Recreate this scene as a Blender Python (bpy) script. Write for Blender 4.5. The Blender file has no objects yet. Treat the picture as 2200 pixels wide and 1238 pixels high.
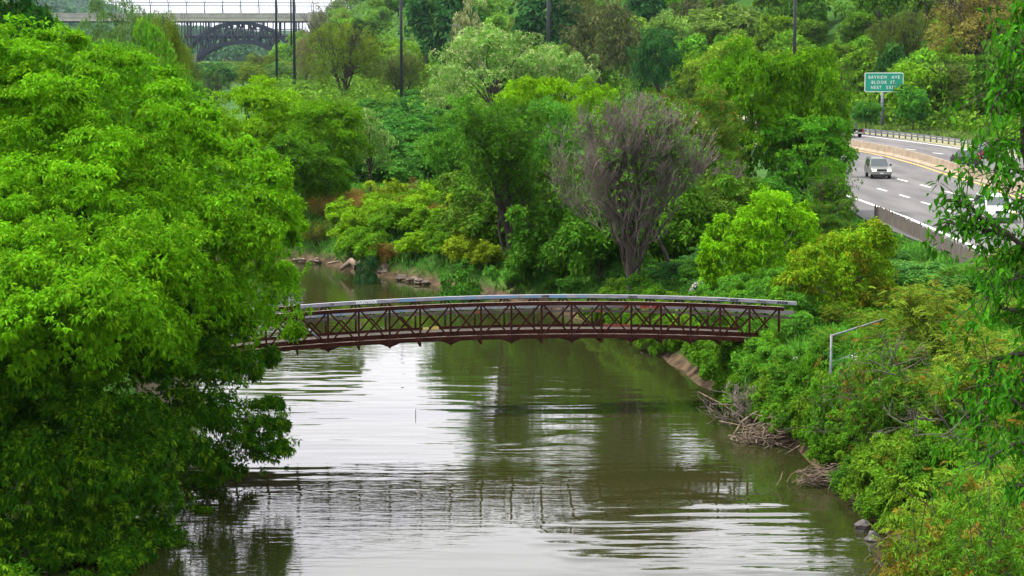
import bpy, bmesh, math, random
import numpy as np
from mathutils import Vector, Matrix, Euler

# ------------------------------------------------------------------ camera, sky, sun, exposure
SC = bpy.context.scene
F, HC, VH = 4540.0, 15.6, 98.0          # focal length in photo pixels, camera height, horizon row
PITCH = math.atan((619 - VH) / F)
cd = bpy.data.cameras.new('camera'); cam = bpy.data.objects.new('camera', cd)
SC.collection.objects.link(cam); SC.camera = cam
cam.location = (0, 0, HC); cam.rotation_euler = (math.pi/2 - PITCH, 0, 0)
cd.sensor_width = 36; cd.lens = 36 * F / 2200; cd.clip_start = 0.5; cd.clip_end = 20000
W = bpy.data.worlds.new('World'); SC.world = W; W.use_nodes = True
SUN_EL, SUN_AZ = math.radians(62), math.radians(282)       # azimuth measured from +Y clockwise
def build_world():
    nt = W.node_tree; N = nt.nodes; L = nt.links; N.clear()
    out = N.new('ShaderNodeOutputWorld'); bg = N.new('ShaderNodeBackground')
    sky = N.new('ShaderNodeTexSky'); sky.sky_type = 'NISHITA'; sky.sun_disc = False
    sky.sun_elevation = SUN_EL; sky.sun_rotation = SUN_AZ; sky.dust_density = 4; sky.air_density = 1.2
    tc = N.new('ShaderNodeTexCoord'); sep = N.new('ShaderNodeSeparateXYZ')
    L.new(tc.outputs['Generated'], sep.inputs[0])
    r = N.new('ShaderNodeValToRGB'); L.new(sep.outputs[2], r.inputs[0])
    e = r.color_ramp.elements
    e[0].position = 0.0; e[0].color = (.55, .54, .60, 1)
    e[1].position = 1.0; e[1].color = (1, 1, 1, 1)
    m = e.new(.08); m.color = (1.0, .97, 1.04, 1)
    m = e.new(.24); m.color = (1.0, .97, 1.03, 1); m = e.new(.36); m.color = (.62, .62, .66, 1)
    nz = N.new('ShaderNodeTexNoise'); nz.inputs['Scale'].default_value = 3.5; nz.inputs['Detail'].default_value = 4
    L.new(tc.outputs['Generated'], nz.inputs['Vector'])
    mr = N.new('ShaderNodeMapRange'); L.new(nz.outputs[0], mr.inputs[0])
    mr.inputs[1].default_value = .3; mr.inputs[2].default_value = .7
    mr.inputs[3].default_value = 13; mr.inputs[4].default_value = 17
    sc = N.new('ShaderNodeVectorMath'); sc.operation = 'SCALE'
    L.new(r.outputs[0], sc.inputs[0]); L.new(mr.outputs[0], sc.inputs['Scale'])
    mx = N.new('ShaderNodeMix'); mx.data_type = 'RGBA'; mx.inputs['Factor'].default_value = .86
    L.new(sky.outputs[0], mx.inputs['A']); L.new(sc.outputs[0], mx.inputs['B'])
    L.new(mx.outputs['Result'], bg.inputs['Color']); bg.inputs['Strength'].default_value = .13
    L.new(bg.outputs[0], out.inputs['Surface'])
build_world()
sl = bpy.data.lights.new('sun', 'SUN'); sl.energy = 5.0; sl.angle = math.radians(9); sl.color = (1, .95, .84)
sun = bpy.data.objects.new('sun', sl); SC.collection.objects.link(sun)
sd = Vector((math.sin(SUN_AZ)*math.cos(SUN_EL), math.cos(SUN_AZ)*math.cos(SUN_EL), math.sin(SUN_EL)))
sun.rotation_euler = sd.to_track_quat('Z', 'Y').to_euler(); sun.location = (0, 0, 90)
SC.view_settings.view_transform = 'Standard'; SC.view_settings.look = 'None'
SC.view_settings.exposure = .38; SC.view_settings.gamma = 1
SC.render.engine = 'CYCLES'
SC.cycles.max_bounces = 6; SC.cycles.diffuse_bounces = 3; SC.cycles.transmission_bounces = 4
SC.cycles.transparent_max_bounces = 6; SC.cycles.volume_bounces = 0; SC.cycles.use_denoising = True
SC.cycles.caustics_reflective = False; SC.cycles.caustics_refractive = False

rng = np.random.default_rng(11); random.seed(5)
C = SC.collection
PI = math.pi

# ------------------------------------------------------------------ photo pixel -> world helpers
def ray(u, v):
    a = (u-1100)/F; b = -(v-619)/F
    return np.array([a, math.cos(PITCH)+b*math.sin(PITCH), -math.sin(PITCH)+b*math.cos(PITCH)])
def at(u, v, Y):                         # point at depth Y
    d = ray(u, v); return np.array([0, 0, HC]) + d*(Y/d[1])
def gp(u, v, z=0.0):                     # point on the horizontal plane z
    d = ray(u, v); return np.array([0, 0, HC]) + d*((z-HC)/d[2])

# ------------------------------------------------------------------ object helpers
def tag(o, label=None, cat=None, group=None, kind=None):
    if label: o['label'] = label
    if cat: o['category'] = cat
    if group: o['group'] = group
    if kind: o['kind'] = kind
    return o
def empty(name, loc, rz=0):
    o = bpy.data.objects.new(name, None); C.objects.link(o); o.location = loc; o.rotation_euler = (0, 0, rz)
    o.empty_display_size = .3; return o
def fast_mesh(name, V, Fc, attrs=None, smooth=False):
    V = np.ascontiguousarray(V, dtype=np.float32); Fc = np.ascontiguousarray(Fc, dtype=np.int32)
    me = bpy.data.meshes.new(name); m, k = Fc.shape
    me.vertices.add(len(V)); me.vertices.foreach_set('co', V.ravel())
    me.loops.add(m*k); me.loops.foreach_set('vertex_index', Fc.ravel())
    me.polygons.add(m); me.polygons.foreach_set('loop_start', np.arange(0, m*k, k, dtype=np.int32))
    if smooth: me.polygons.foreach_set('use_smooth', np.ones(m, dtype=bool))
    me.update(calc_edges=True)
    for nme, arr in (attrs or {}).items():
        a = me.attributes.new(nme, 'FLOAT', 'POINT'); a.data.foreach_set('value', np.asarray(arr, dtype=np.float32))
    return me
def obj(name, me, mat=None, parent=None, loc=None, color=None):
    o = bpy.data.objects.new(name, me); C.objects.link(o)
    if mat is not None and not me.materials: me.materials.append(mat)
    if parent is not None: o.parent = parent
    if loc is not None: o.location = loc
    if color is not None: o.color = (*color, 1)
    return o
class MB:
    """collects boxes, bars, tubes and prisms; build() links them as one mesh"""
    def __init__(s): s.v = []; s.f = []
    def add(s, vs, fs):
        b = len(s.v); s.v += [tuple(map(float, p)) for p in vs]; s.f += [tuple(b+i for i in f) for f in fs]
    def box(s, x0, x1, y0, y1, z0, z1):
        s.add([(x0,y0,z0),(x1,y0,z0),(x1,y1,z0),(x0,y1,z0),(x0,y0,z1),(x1,y0,z1),(x1,y1,z1),(x0,y1,z1)],
              [(0,3,2,1),(4,5,6,7),(0,1,5,4),(1,2,6,5),(2,3,7,6),(3,0,4,7)])
    def bar(s, a, b, w, h, up=(0,0,1)):
        a = Vector(a); b = Vector(b); d = (b-a).normalized(); up = Vector(up)
        sd_ = d.cross(up)
        if sd_.length < 1e-4: sd_ = d.cross(Vector((0,1,0)))
        sd_.normalize(); u2 = sd_.cross(d).normalized(); sd_ *= w/2; u2 *= h/2
        s.add([a-sd_-u2, a+sd_-u2, a+sd_+u2, a-sd_+u2, b-sd_-u2, b+sd_-u2, b+sd_+u2, b-sd_+u2],
              [(0,1,2,3),(7,6,5,4),(0,4,5,1),(1,5,6,2),(2,6,7,3),(3,7,4,0)])
    def tube(s, pts, rad, n=6, cap=True):
        pts = [Vector(p) for p in pts]; b = len(s.v); m = len(pts)
        if not hasattr(rad, '__len__'): rad = [rad]*m
        for i, p in enumerate(pts):
            d = (pts[min(i+1, m-1)] - pts[max(i-1, 0)]).normalized()
            q = d.cross(Vector((.13, .97, .2))); q = q.normalized() if q.length > 1e-3 else d.orthogonal().normalized()
            w = d.cross(q)
            for k in range(n):
                t = 2*PI*k/n; s.v.append(tuple(p + (q*math.cos(t)+w*math.sin(t))*rad[i]))
        for i in range(m-1):
            for k in range(n):
                a = b+i*n+k; c = b+i*n+(k+1) % n
                s.f.append((a, c, c+n, a+n))
        if cap: s.f.append(tuple(b+k for k in range(n))[::-1]); s.f.append(tuple(b+(m-1)*n+k for k in range(n)))
    def disc_x(s, c, r, w, n=20):         # short cylinder with its axis along x
        s.tube([(c[0]-w/2, c[1], c[2]), (c[0]+w/2, c[1], c[2])], r, n)
    def prism(s, poly, y0, y1, fn=None):  # poly in (x,z) extruded along y
        n = len(poly); P = []
        for y in (y0, y1):
            for x, z in poly:
                P.append(fn(x, y, z) if fn else (x, y, z))
        s.add(P, [tuple(range(n)), tuple(range(2*n-1, n-1, -1))] + [(i, i+n, (i+1) % n+n, (i+1) % n) for i in range(n)])
    def rock(s, c, r, sq=(1,1,.6), seed=0):
        bm = bmesh.new(); bmesh.ops.create_icosphere(bm, subdivisions=2, radius=1)
        rr = random.Random(seed); ph = [rr.uniform(0, 6) for _ in range(6)]
        idx = {v: i for i, v in enumerate(bm.verts)}; vs = []
        for v in bm.verts:
            x, y, z = v.co; k = 1+.18*math.sin(3*x+ph[0])+.15*math.sin(4*y+ph[1])+.15*math.sin(5*z+ph[2])+rr.uniform(-.06, .06)
            vs.append((c[0]+x*k*r*sq[0], c[1]+y*k*r*sq[1], c[2]+z*k*r*sq[2]))
        s.add(vs, [[idx[v] for v in f.verts] for f in bm.faces]); bm.free()
    def build(s, name, mat, parent=None, smooth=False, bevel=0):
        me = bpy.data.meshes.new(name); me.from_pydata(s.v, [], s.f); me.update()
        bm = bmesh.new(); bm.from_mesh(me); bmesh.ops.recalc_face_normals(bm, faces=bm.faces)
        if bevel:
            bmesh.ops.bevel(bm, geom=[e for e in bm.edges if len(e.link_faces) == 2 and e.calc_face_angle(0) > .5], offset=bevel, segments=2, affect='EDGES', clamp_overlap=True)
        bm.to_mesh(me); bm.free()
        if smooth: me.polygons.foreach_set('use_smooth', [True]*len(me.polygons))
        return obj(name, me, mat, parent)

# ------------------------------------------------------------------ materials
def new_mat(name):
    m = bpy.data.materials.new(name); m.use_nodes = True; nt = m.node_tree; nt.nodes.clear()
    return m, nt.nodes, nt.links
def noise_mat(name, c1, c2, scale=4, rough=.8, bump=0., bscale=None, metal=0, spec=.4, c3=None, detail=5, stretch=(1,1,1)):
    m, N, L = new_mat(name)
    out = N.new('ShaderNodeOutputMaterial'); b = N.new('ShaderNodeBsdfPrincipled')
    tc = N.new('ShaderNodeTexCoord'); mp = N.new('ShaderNodeMapping'); mp.inputs['Scale'].default_value = stretch
    L.new(tc.outputs['Object'], mp.inputs[0])
    nz = N.new('ShaderNodeTexNoise'); nz.inputs['Scale'].default_value = scale; nz.inputs['Detail'].default_value = detail
    L.new(mp.outputs[0], nz.inputs['Vector'])
    r = N.new('ShaderNodeValToRGB'); L.new(nz.outputs[0], r.inputs[0])
    e = r.color_ramp.elements; e[0].position = .35; e[0].color = (*c1, 1); e[1].position = .65; e[1].color = (*c2, 1)
    if c3: k = e.new(.5); k.color = (*c3, 1)
    L.new(r.outputs[0], b.inputs['Base Color']); b.inputs['Roughness'].default_value = rough
    b.inputs['Metallic'].default_value = metal; b.inputs['Specular IOR Level'].default_value = spec
    if bump:
        n2 = N.new('ShaderNodeTexNoise'); n2.inputs['Scale'].default_value = bscale or scale*4; n2.inputs['Detail'].default_value = 4
        L.new(mp.outputs[0], n2.inputs['Vector']); bp = N.new('ShaderNodeBump'); bp.inputs['Distance'].default_value = bump
        L.new(n2.outputs[0], bp.inputs['Height']); L.new(bp.outputs[0], b.inputs['Normal'])
    L.new(b.outputs[0], out.inputs['Surface']); return m
def flat_mat(name, c, rough=.5, metal=0, spec=.5, emit=None, es=0):
    m, N, L = new_mat(name)
    out = N.new('ShaderNodeOutputMaterial'); b = N.new('ShaderNodeBsdfPrincipled')
    b.inputs['Base Color'].default_value = (*c, 1); b.inputs['Roughness'].default_value = rough
    b.inputs['Metallic'].default_value = metal; b.inputs['Specular IOR Level'].default_value = spec
    if emit: b.inputs['Emission Color'].default_value = (*emit, 1); b.inputs['Emission Strength'].default_value = es
    L.new(b.outputs[0], out.inputs['Surface']); return m
def leaf_mat(name, accent=(.5,.42,.02), amount=.5, lo=.38, hi=1.62, trans=.28, patch=0.0, patch_col=None):
    """leaf colour = the object's own colour, varied per leaf; accent = young tips, blossom or red shoots"""
    m, N, L = new_mat(name)
    out = N.new('ShaderNodeOutputMaterial'); oi = N.new('ShaderNodeObjectInfo')
    at_ = N.new('ShaderNodeAttribute'); at_.attribute_name = 'tint'
    ac = N.new('ShaderNodeAttribute'); ac.attribute_name = 'acc'
    mr = N.new('ShaderNodeMapRange'); L.new(at_.outputs['Fac'], mr.inputs[0]); mr.inputs[3].default_value = lo; mr.inputs[4].default_value = hi
    sc = N.new('ShaderNodeVectorMath'); sc.operation = 'SCALE'; L.new(oi.outputs['Color'], sc.inputs[0]); L.new(mr.outputs[0], sc.inputs['Scale'])
    col = sc.outputs[0]
    if patch:
        tc = N.new('ShaderNodeTexCoord'); nz = N.new('ShaderNodeTexNoise'); nz.inputs['Scale'].default_value = patch
        L.new(tc.outputs['Object'], nz.inputs['Vector']); r = N.new('ShaderNodeMapRange'); L.new(nz.outputs[0], r.inputs[0])
        r.inputs[1].default_value = .56; r.inputs[2].default_value = .66
        m2 = N.new('ShaderNodeMix'); m2.data_type = 'RGBA'; L.new(r.outputs[0], m2.inputs['Factor']); L.new(col, m2.inputs['A'])
        m2.inputs['B'].default_value = (*patch_col, 1); col = m2.outputs['Result']
    f = N.new('ShaderNodeMath'); f.operation = 'MULTIPLY'; L.new(ac.outputs['Fac'], f.inputs[0]); f.inputs[1].default_value = amount
    mx = N.new('ShaderNodeMix'); mx.data_type = 'RGBA'; L.new(f.outputs[0], mx.inputs['Factor']); L.new(col, mx.inputs['A']); mx.inputs['B'].default_value = (*accent, 1)
    b = N.new('ShaderNodeBsdfPrincipled'); b.inputs['Roughness'].default_value = .6; b.inputs['Specular IOR Level'].default_value = .05
    L.new(mx.outputs['Result'], b.inputs['Base Color'])
    t = N.new('ShaderNodeBsdfTranslucent'); L.new(mx.outputs['Result'], t.inputs['Color'])
    ms = N.new('ShaderNodeMixShader'); ms.inputs[0].default_value = trans
    L.new(b.outputs[0], ms.inputs[1]); L.new(t.outputs[0], ms.inputs[2]); L.new(ms.outputs[0], out.inputs['Surface'])
    return m
M = dict(
    leaf=leaf_mat('leaf_young_tips', (.24,.45,.006), .6, trans=.32),
    leaf_big=leaf_mat('leaf_broad', (.10,.34,.008), .6, lo=.6, hi=1.5, trans=.35),
    leaf_red=leaf_mat('leaf_red_shoots', (.26,.09,.02), .8),
    leaf_yel=leaf_mat('leaf_yellow_and_red', (.36,.36,.008), .7, patch=.5, patch_col=(.11,.07,.008)),
    leaf_bloom=leaf_mat('leaf_white_blossom', (.55,.60,.26), 1.0),
    leaf_plain=leaf_mat('leaf_plain', (.2,.3,.03), .4),
    bark=noise_mat('bark', (.022,.016,.012), (.06,.046,.037), 3, .9, .02, 12),
    bark_grey=noise_mat('bark_grey', (.05,.040,.034), (.12,.10,.085), 5, .9),
    twig=noise_mat('dry_twigs', (.10,.078,.072), (.22,.175,.16), 2, .9),
    drift=noise_mat('driftwood', (.06,.042,.03), (.24,.18,.13), 3, .9),
    rust=noise_mat('weathered_brown_steel', (.024,.007,.004), (.052,.016,.010), 3, .8, .003, 30, spec=.1, c3=(.036,.010,.006)),
    rust_lit=noise_mat('painted_lit_chord_top', (.13,.085,.065), (.30,.23,.19), 4, .7),  # paler brown: overhead light on the chord tops put into the colour
    plank=noise_mat('grey_timber', (.06,.05,.04), (.13,.11,.09), 5, .85, stretch=(.3,3,3)),
    rail=noise_mat('painted_grey_rail', (.22,.22,.26), (.34,.335,.38), 1.6, .6, stretch=(1,3,3)),
    rail_mid=noise_mat('faded_rail', (.15,.11,.11), (.25,.235,.27), .45, .7, stretch=(1,3,3)),
    galv=noise_mat('galvanised_steel', (.12,.13,.15), (.19,.205,.23), 6, .5, metal=.2),
    mesh_=flat_mat('chain_mesh', (.10,.105,.11), .6, .4),
    dark_steel=flat_mat('dark_pole_steel', (.012,.013,.022), .5),
    deck_wood=noise_mat('dark_deck_planks', (.035,.028,.022), (.085,.07,.055), 5, .95, stretch=(4,.4,1)),
    concrete=noise_mat('concrete', (.22,.175,.125), (.33,.265,.195), 1.2, .85, .004, 20),
    conc_pale=noise_mat('pale_concrete', (.42,.38,.34), (.55,.50,.45), .15, .85),
    conc_grey=noise_mat('weathered_parapet', (.30,.27,.26), (.40,.37,.35), .2, .85),
    blue_steel=noise_mat('navy_bridge_steel', (.006,.008,.025), (.013,.016,.042), .3, .6),
    grey_steel=flat_mat('bluish_grey_steel', (.10,.13,.15), .6),
    white=flat_mat('white_paint', (.78,.78,.76), .6),
    yellow=flat_mat('yellow_line_paint', (.75,.42,.06), .6),
    sign_green=flat_mat('green_sign_sheeting', (.0,.30,.20), .5),
    rock=noise_mat('pale_rock', (.07,.055,.042), (.20,.16,.125), 2.5, .9, .03, 9),
    rock_dark=noise_mat('wet_rock', (.05,.045,.045), (.13,.115,.11), 2.5, .6, .03, 9),
    timber=noise_mat('weathered_fence_timber', (.075,.062,.055), (.15,.128,.115), 3, .9, stretch=(2,2,.4)),
    glass=flat_mat('car_glass', (.03,.045,.05), .08, 0, .8),
    tyre=flat_mat('tyre_rubber', (.012,.012,.013), .85),
    rim=flat_mat('alloy', (.45,.45,.46), .35, .8),
    black=flat_mat('black_plastic', (.015,.015,.017), .6),
    chrome=flat_mat('chrome', (.6,.6,.6), .2, .9),
    silver=flat_mat('silver_beige_paint', (.22,.23,.22), .3, .6),
    char=flat_mat('charcoal_paint', (.045,.045,.06), .25, .3),
    blackp=flat_mat('black_paint', (.012,.012,.018), .2, .2),
    palep=flat_mat('pale_grey_paint', (.60,.62,.64), .3, .3),
    tail=flat_mat('red_lens', (.42,.03,.015), .35),
    amber=flat_mat('amber_lens', (.85,.32,.05), .3),
    lamp=flat_mat('headlight', (.9,.85,.7), .2, emit=(1,.82,.5), es=1.6),
    g_black=flat_mat('black_spray_paint', (.012,.012,.015), .6),
    g_blue=flat_mat('blue_spray_paint', (.16,.30,.46), .7),
    g_white=flat_mat('white_spray_paint', (.80,.84,.84), .7),
    g_red=noise_mat('red_spray_paint', (.20,.035,.022), (.28,.055,.035), 5, .7),
    g_yel=noise_mat('yellow_spray_paint', (.62,.48,.08), (.72,.62,.22), 6, .7),
    g_oran=flat_mat('orange_spray_paint', (.22,.05,.015), .7),
)
M['palep'].node_tree.nodes  # keep reference

def ground_mat():
    m, N, L = new_mat('ground_soil_and_grass')
    out = N.new('ShaderNodeOutputMaterial'); b = N.new('ShaderNodeBsdfPrincipled'); b.inputs['Roughness'].default_value = .95
    b.inputs['Specular IOR Level'].default_value = .1
    g = N.new('ShaderNodeNewGeometry'); sep = N.new('ShaderNodeSeparateXYZ'); L.new(g.outputs['Position'], sep.inputs[0])
    n1 = N.new('ShaderNodeTexNoise'); n1.inputs['Scale'].default_value = .12; n1.inputs['Detail'].default_value = 8; L.new(g.outputs['Position'], n1.inputs['Vector'])
    r = N.new('ShaderNodeValToRGB'); L.new(n1.outputs[0], r.inputs[0]); e = r.color_ramp.elements
    e[0].position = .3; e[0].color = (.02,.06,.008,1); e[1].position = .7; e[1].color = (.05,.14,.012,1)
    k = e.new(.55); k.color = (.035,.10,.011,1)
    n2 = N.new('ShaderNodeTexNoise'); n2.inputs['Scale'].default_value = 1.3; n2.inputs['Detail'].default_value = 6; L.new(g.outputs['Position'], n2.inputs['Vector'])
    r2 = N.new('ShaderNodeValToRGB'); L.new(n2.outputs[0], r2.inputs[0]); e = r2.color_ramp.elements
    e[0].position = .35; e[0].color = (.03,.022,.014,1); e[1].position = .65; e[1].color = (.11,.075,.045,1)
    mr = N.new('ShaderNodeMapRange'); L.new(sep.outputs[2], mr.inputs[0]); mr.inputs[1].default_value = .25; mr.inputs[2].default_value = .9
    mx = N.new('ShaderNodeMix'); mx.data_type = 'RGBA'; L.new(mr.outputs[0], mx.inputs['Factor']); L.new(r2.outputs[0], mx.inputs['A']); L.new(r.outputs[0], mx.inputs['B'])
    L.new(mx.outputs['Result'], b.inputs['Base Color']); L.new(b.outputs[0], out.inputs['Surface']); return m
def water_mat():
    m, N, L = new_mat('river_water')
    out = N.new('ShaderNodeOutputMaterial'); b = N.new('ShaderNodeBsdfPrincipled')
    b.inputs['Base Color'].default_value = (.023, .026, .007, 1); b.inputs['Roughness'].default_value = .035; b.inputs['IOR'].default_value = 1.45
    b.inputs['Specular IOR Level'].default_value = .62
    g = N.new('ShaderNodeNewGeometry')
    def nz(sx, sy, scale=1, detail=2, rot=0, off=0):
        mp = N.new('ShaderNodeMapping'); mp.inputs['Scale'].default_value = (sx, sy, 1); mp.inputs['Rotation'].default_value = (0, 0, rot); mp.inputs['Location'].default_value = (off, off*2, 0)
        L.new(g.outputs['Position'], mp.inputs[0]); n = N.new('ShaderNodeTexNoise'); n.inputs['Scale'].default_value = scale; n.inputs['Detail'].default_value = detail
        n.inputs['Roughness'].default_value = .4; L.new(mp.outputs[0], n.inputs['Vector']); return n.outputs[0]
    def mth(op, a, b_, c=None):
        n = N.new('ShaderNodeMath'); n.operation = op
        for i, x in enumerate((a, b_)):
            if hasattr(x, 'links'): L.new(x, n.inputs[i])
            else: n.inputs[i].default_value = x
        return n.outputs[0]
    def mrange(x, a, b_, c, d):
        n = N.new('ShaderNodeMapRange'); n.interpolation_type = 'SMOOTHSTEP'; L.new(x, n.inputs[0])
        for i, q in enumerate((a, b_, c, d)): n.inputs[i+1].default_value = q
        return n.outputs[0]
    swell = nz(.20, .85, 1, 1.0, .03)                # long low ripples across the river
    swell2 = nz(.5, 2.1, 1, 1.5, -.06, 7)
    fine = nz(1.6, 5.5, 1, 2, .1, 3)
    patch = mrange(nz(.055, .05, 1, 1, 0, 31), .42, .62, .05, 1.0)
    patch2 = mrange(nz(.10, .07, 1, 1, 0, 57), .42, .62, .1, 1.0)
    h = mth('ADD', mth('MULTIPLY', swell, mth('MULTIPLY', patch, .040)), mth('MULTIPLY', swell2, mth('MULTIPLY', patch2, .020)))
    h = mth('ADD', h, mth('MULTIPLY', fine, mth('MULTIPLY', patch2, .0075)))
    sepw = N.new('ShaderNodeSeparateXYZ'); L.new(g.outputs['Position'], sepw.inputs[0])
    ripple = nz(.26, 1.0, 1, 1.2, .02, 13); wob = nz(.35, .35, 1, 2, 0, 5)
    for cx_, cy_, rx_, ry_, amp_ in ((6.5, 66, 5.5, 7, .062), (1.0, 79, 3.2, 6, .040), (-9.5, 96, 3.5, 7, .034), (11, 62, 3, 5, .03)):   # gusts on the surface
        q = mth('ADD', mth('POWER', mth('ABSOLUTE', mth('DIVIDE', mth('SUBTRACT', sepw.outputs[0], cx_), rx_), 0), 2.0), mth('POWER', mth('ABSOLUTE', mth('DIVIDE', mth('SUBTRACT', sepw.outputs[1], cy_), ry_), 0), 2.0))
        q = mth('ADD', q, mth('MULTIPLY', mth('SUBTRACT', wob, .5), 1.6)); mk_ = mrange(q, .35, 1.25, 1.0, 0.0)
        h = mth('ADD', h, mth('MULTIPLY', ripple, mth('MULTIPLY', mk_, amp_)))
    bp = N.new('ShaderNodeBump'); bp.inputs['Distance'].default_value = 1.0; bp.inputs['Strength'].default_value = 1.0
    L.new(h, bp.inputs['Height']); L.new(bp.outputs[0], b.inputs['Normal']); L.new(b.outputs[0], out.inputs['Surface']); return m
def asphalt_mat():
    m, N, L = new_mat('asphalt')
    out = N.new('ShaderNodeOutputMaterial'); b = N.new('ShaderNodeBsdfPrincipled'); b.inputs['Roughness'].default_value = .9
    g = N.new('ShaderNodeNewGeometry')
    n = N.new('ShaderNodeTexNoise'); n.inputs['Scale'].default_value = .6; n.inputs['Detail'].default_value = 7
    mp = N.new('ShaderNodeMapping'); mp.inputs['Scale'].default_value = (1, .12, 1); L.new(g.outputs['Position'], mp.inputs[0]); L.new(mp.outputs[0], n.inputs['Vector'])
    r = N.new('ShaderNodeValToRGB'); L.new(n.outputs[0], r.inputs[0]); e = r.color_ramp.elements
    e[0].position = .35; e[0].color = (.070,.066,.068,1); e[1].position = .65; e[1].color = (.125,.118,.12,1)
    L.new(r.outputs[0], b.inputs['Base Color']); L.new(b.outputs[0], out.inputs['Surface']); return m
M['ground'] = ground_mat(); M['water'] = water_mat(); M['asphalt'] = asphalt_mat()
M['gravel'] = noise_mat('gravel_shoulder', (.14,.15,.07), (.34,.28,.18), .8, .95, c3=(.22,.22,.11), detail=8)
M['path'] = noise_mat('pale_road', (.30,.28,.27), (.42,.40,.38), .3, .9)

# ------------------------------------------------------------------ terrain
RB = [(12.9,-60),(13.2,30),(12.6,50),(12.6,62),(12.2,68),(12.0,74)]
RB += [tuple(gp(u, v)[:2]) for u, v in ((1720,968),(1610,905),(1555,862),(1480,802),(1400,752),(1285,696),(1150,655),(1000,624),(860,600),(780,590),(700,567),(640,560))]
RB += [(-32,154),(-70,158),(-120,168),(-200,190)]
LB = [(-200,168),(-110,146),(-70,138),(-45,132),(-32,124),(-25,114),(-18,104),(-13.6,92),(-15,80),(-19.5,65),(-22,45),(-24,20),(-26,-60)]
POLY = np.array(RB + LB)
def river_sd(x, y):                      # + outside the river, - inside
    x = np.asarray(x, float); y = np.asarray(y, float); sh = x.shape; x = x.ravel(); y = y.ravel()
    best = np.full(x.shape, 1e9); ins = np.zeros(x.shape, bool)
    A = POLY; B = np.roll(POLY, -1, 0)
    for (ax, ay), (bx, by) in zip(A, B):
        dx, dy = bx-ax, by-ay; t = np.clip(((x-ax)*dx+(y-ay)*dy)/(dx*dx+dy*dy), 0, 1)
        best = np.minimum(best, np.hypot(x-ax-t*dx, y-ay-t*dy))
        c = ((ay > y) != (by > y)); 
        with np.errstate(divide='ignore', invalid='ignore'): xi = ax + (y-ay)/(by-ay if by != ay else 1e-9)*dx
        ins ^= (c & (x < xi))
    return np.where(ins, -best, best).reshape(sh)
ROADY = [100,140,183,226,267,330,420,600]
YEL = [gp(2300,470,3.5), gp(2120,400,3.5), gp(2040,377,3.5), gp(1970,354,3.5), gp(1900,335,3.5)]
yx = [(p[1], p[0]) for p in YEL]
def road_x(y):                           # the yellow line beside the median
    ys = [60] + [a for a, _ in yx] + [290, 360, 450, 560]
    xs = [yx[0][1]+3.0] + [b for _, b in yx] + [yx[-1][1]-6.0, yx[-1][1]-19, yx[-1][1]-42, yx[-1][1]-76]
    return np.interp(y, ys, xs)
def smooth(t): t = np.clip(t, 0, 1); return t*t*(3-2*t)
FY = [-100,80,150,240,280,320,370,450,560,720,1000,1400,1600,6000]
FX = [85,80,75,72,68,57,42,10,-30,-72,-108,-156,-170,-300]
def sinn(x, y, s, p): return np.sin(x/s+p)*np.cos(y/(s*1.13)-p*1.7)
def terrain(x, y):
    x = np.asarray(x, float); y = np.asarray(y, float)
    s = river_sd(x, y)
    near = smooth((x-5)/5)*smooth((110-y)/15)
    bw = 4.5 - 1.5*near
    z = np.where(s > 0, 2.9*smooth(s/bw*.5+.5)*2-2.9, -1.6*smooth(-s/3))
    z = np.where(s > 0, np.clip(z, 0, 2.9), z-.02)
    z = z + np.where(s > 1, .12*sinn(x, y, 2.3, 1)+.10*sinn(x, y, 5.1, 2), 0)*smooth((s-1)/4)
    z = z + 2.6*near*smooth((s-3)/14)                       # the near right bank climbs on
    rx = road_x(y); w = smooth((12+6-np.abs(x-rx-4))/4)*0 + smooth((x-(rx-17))/3)*smooth(((rx+24)-x)/5)
    z = z*(1-w) + 3.48*w
    z = z + .6*smooth((x-(rx+20))/4)*(s > 0)
    fx = np.interp(y, FY, FX); wd = np.interp(y, [300, 1000], [125, 75]); obl = np.interp(y, [250,300,520,700], [1,.75,.8,.95])
    hr = smooth((x-fx)*obl/wd)*np.interp(y, [0, 300, 900], [40, 46, 52])
    xl = -.168*y-6; hl = smooth((xl-x)/110)*46*smooth((y-330)/250)
    far = smooth((y-2300)/900)*(34+14*np.sin(x/210+.5)+9*np.sin(x/83+2))
    z = z + hr + hl + far + smooth((y-350)/400)*.5*sinn(x, y, 31, .4)
    z = z + smooth((y-3800)/2000)*20
    return z
def axis(parts): return np.unique(np.concatenate([np.arange(a, b, c) for a, b, c in parts]))
gx = axis([(-3000,-400,120),(-400,-120,14),(-120,-40,4),(-40,40,.7),(40,130,2.2),(130,420,12),(420,3001,120)])
gy = axis([(-60,40,3),(40,165,.7),(165,320,2.5),(320,800,8),(800,2400,30),(2400,6500,110)])
GX, GY = np.meshgrid(gx, gy); GZ = terrain(GX, GY)
V = np.stack([GX.ravel(), GY.ravel(), GZ.ravel()], 1); nx = len(gx)
ii, jj = np.meshgrid(np.arange(nx-1), np.arange(len(gy)-1)); a = (jj*nx+ii).ravel()
g = obj('ground', fast_mesh('ground', V, np.stack([a, a+1, a+nx+1, a+nx], 1), smooth=True), M['ground']); tag(g, kind='structure')
wm = MB(); wm.add([(-320,-80,0),(60,-80,0),(60,230,0),(-320,230,0)], [(0,1,2,3)])
tag(wm.build('water', M['water']), kind='structure')

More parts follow.
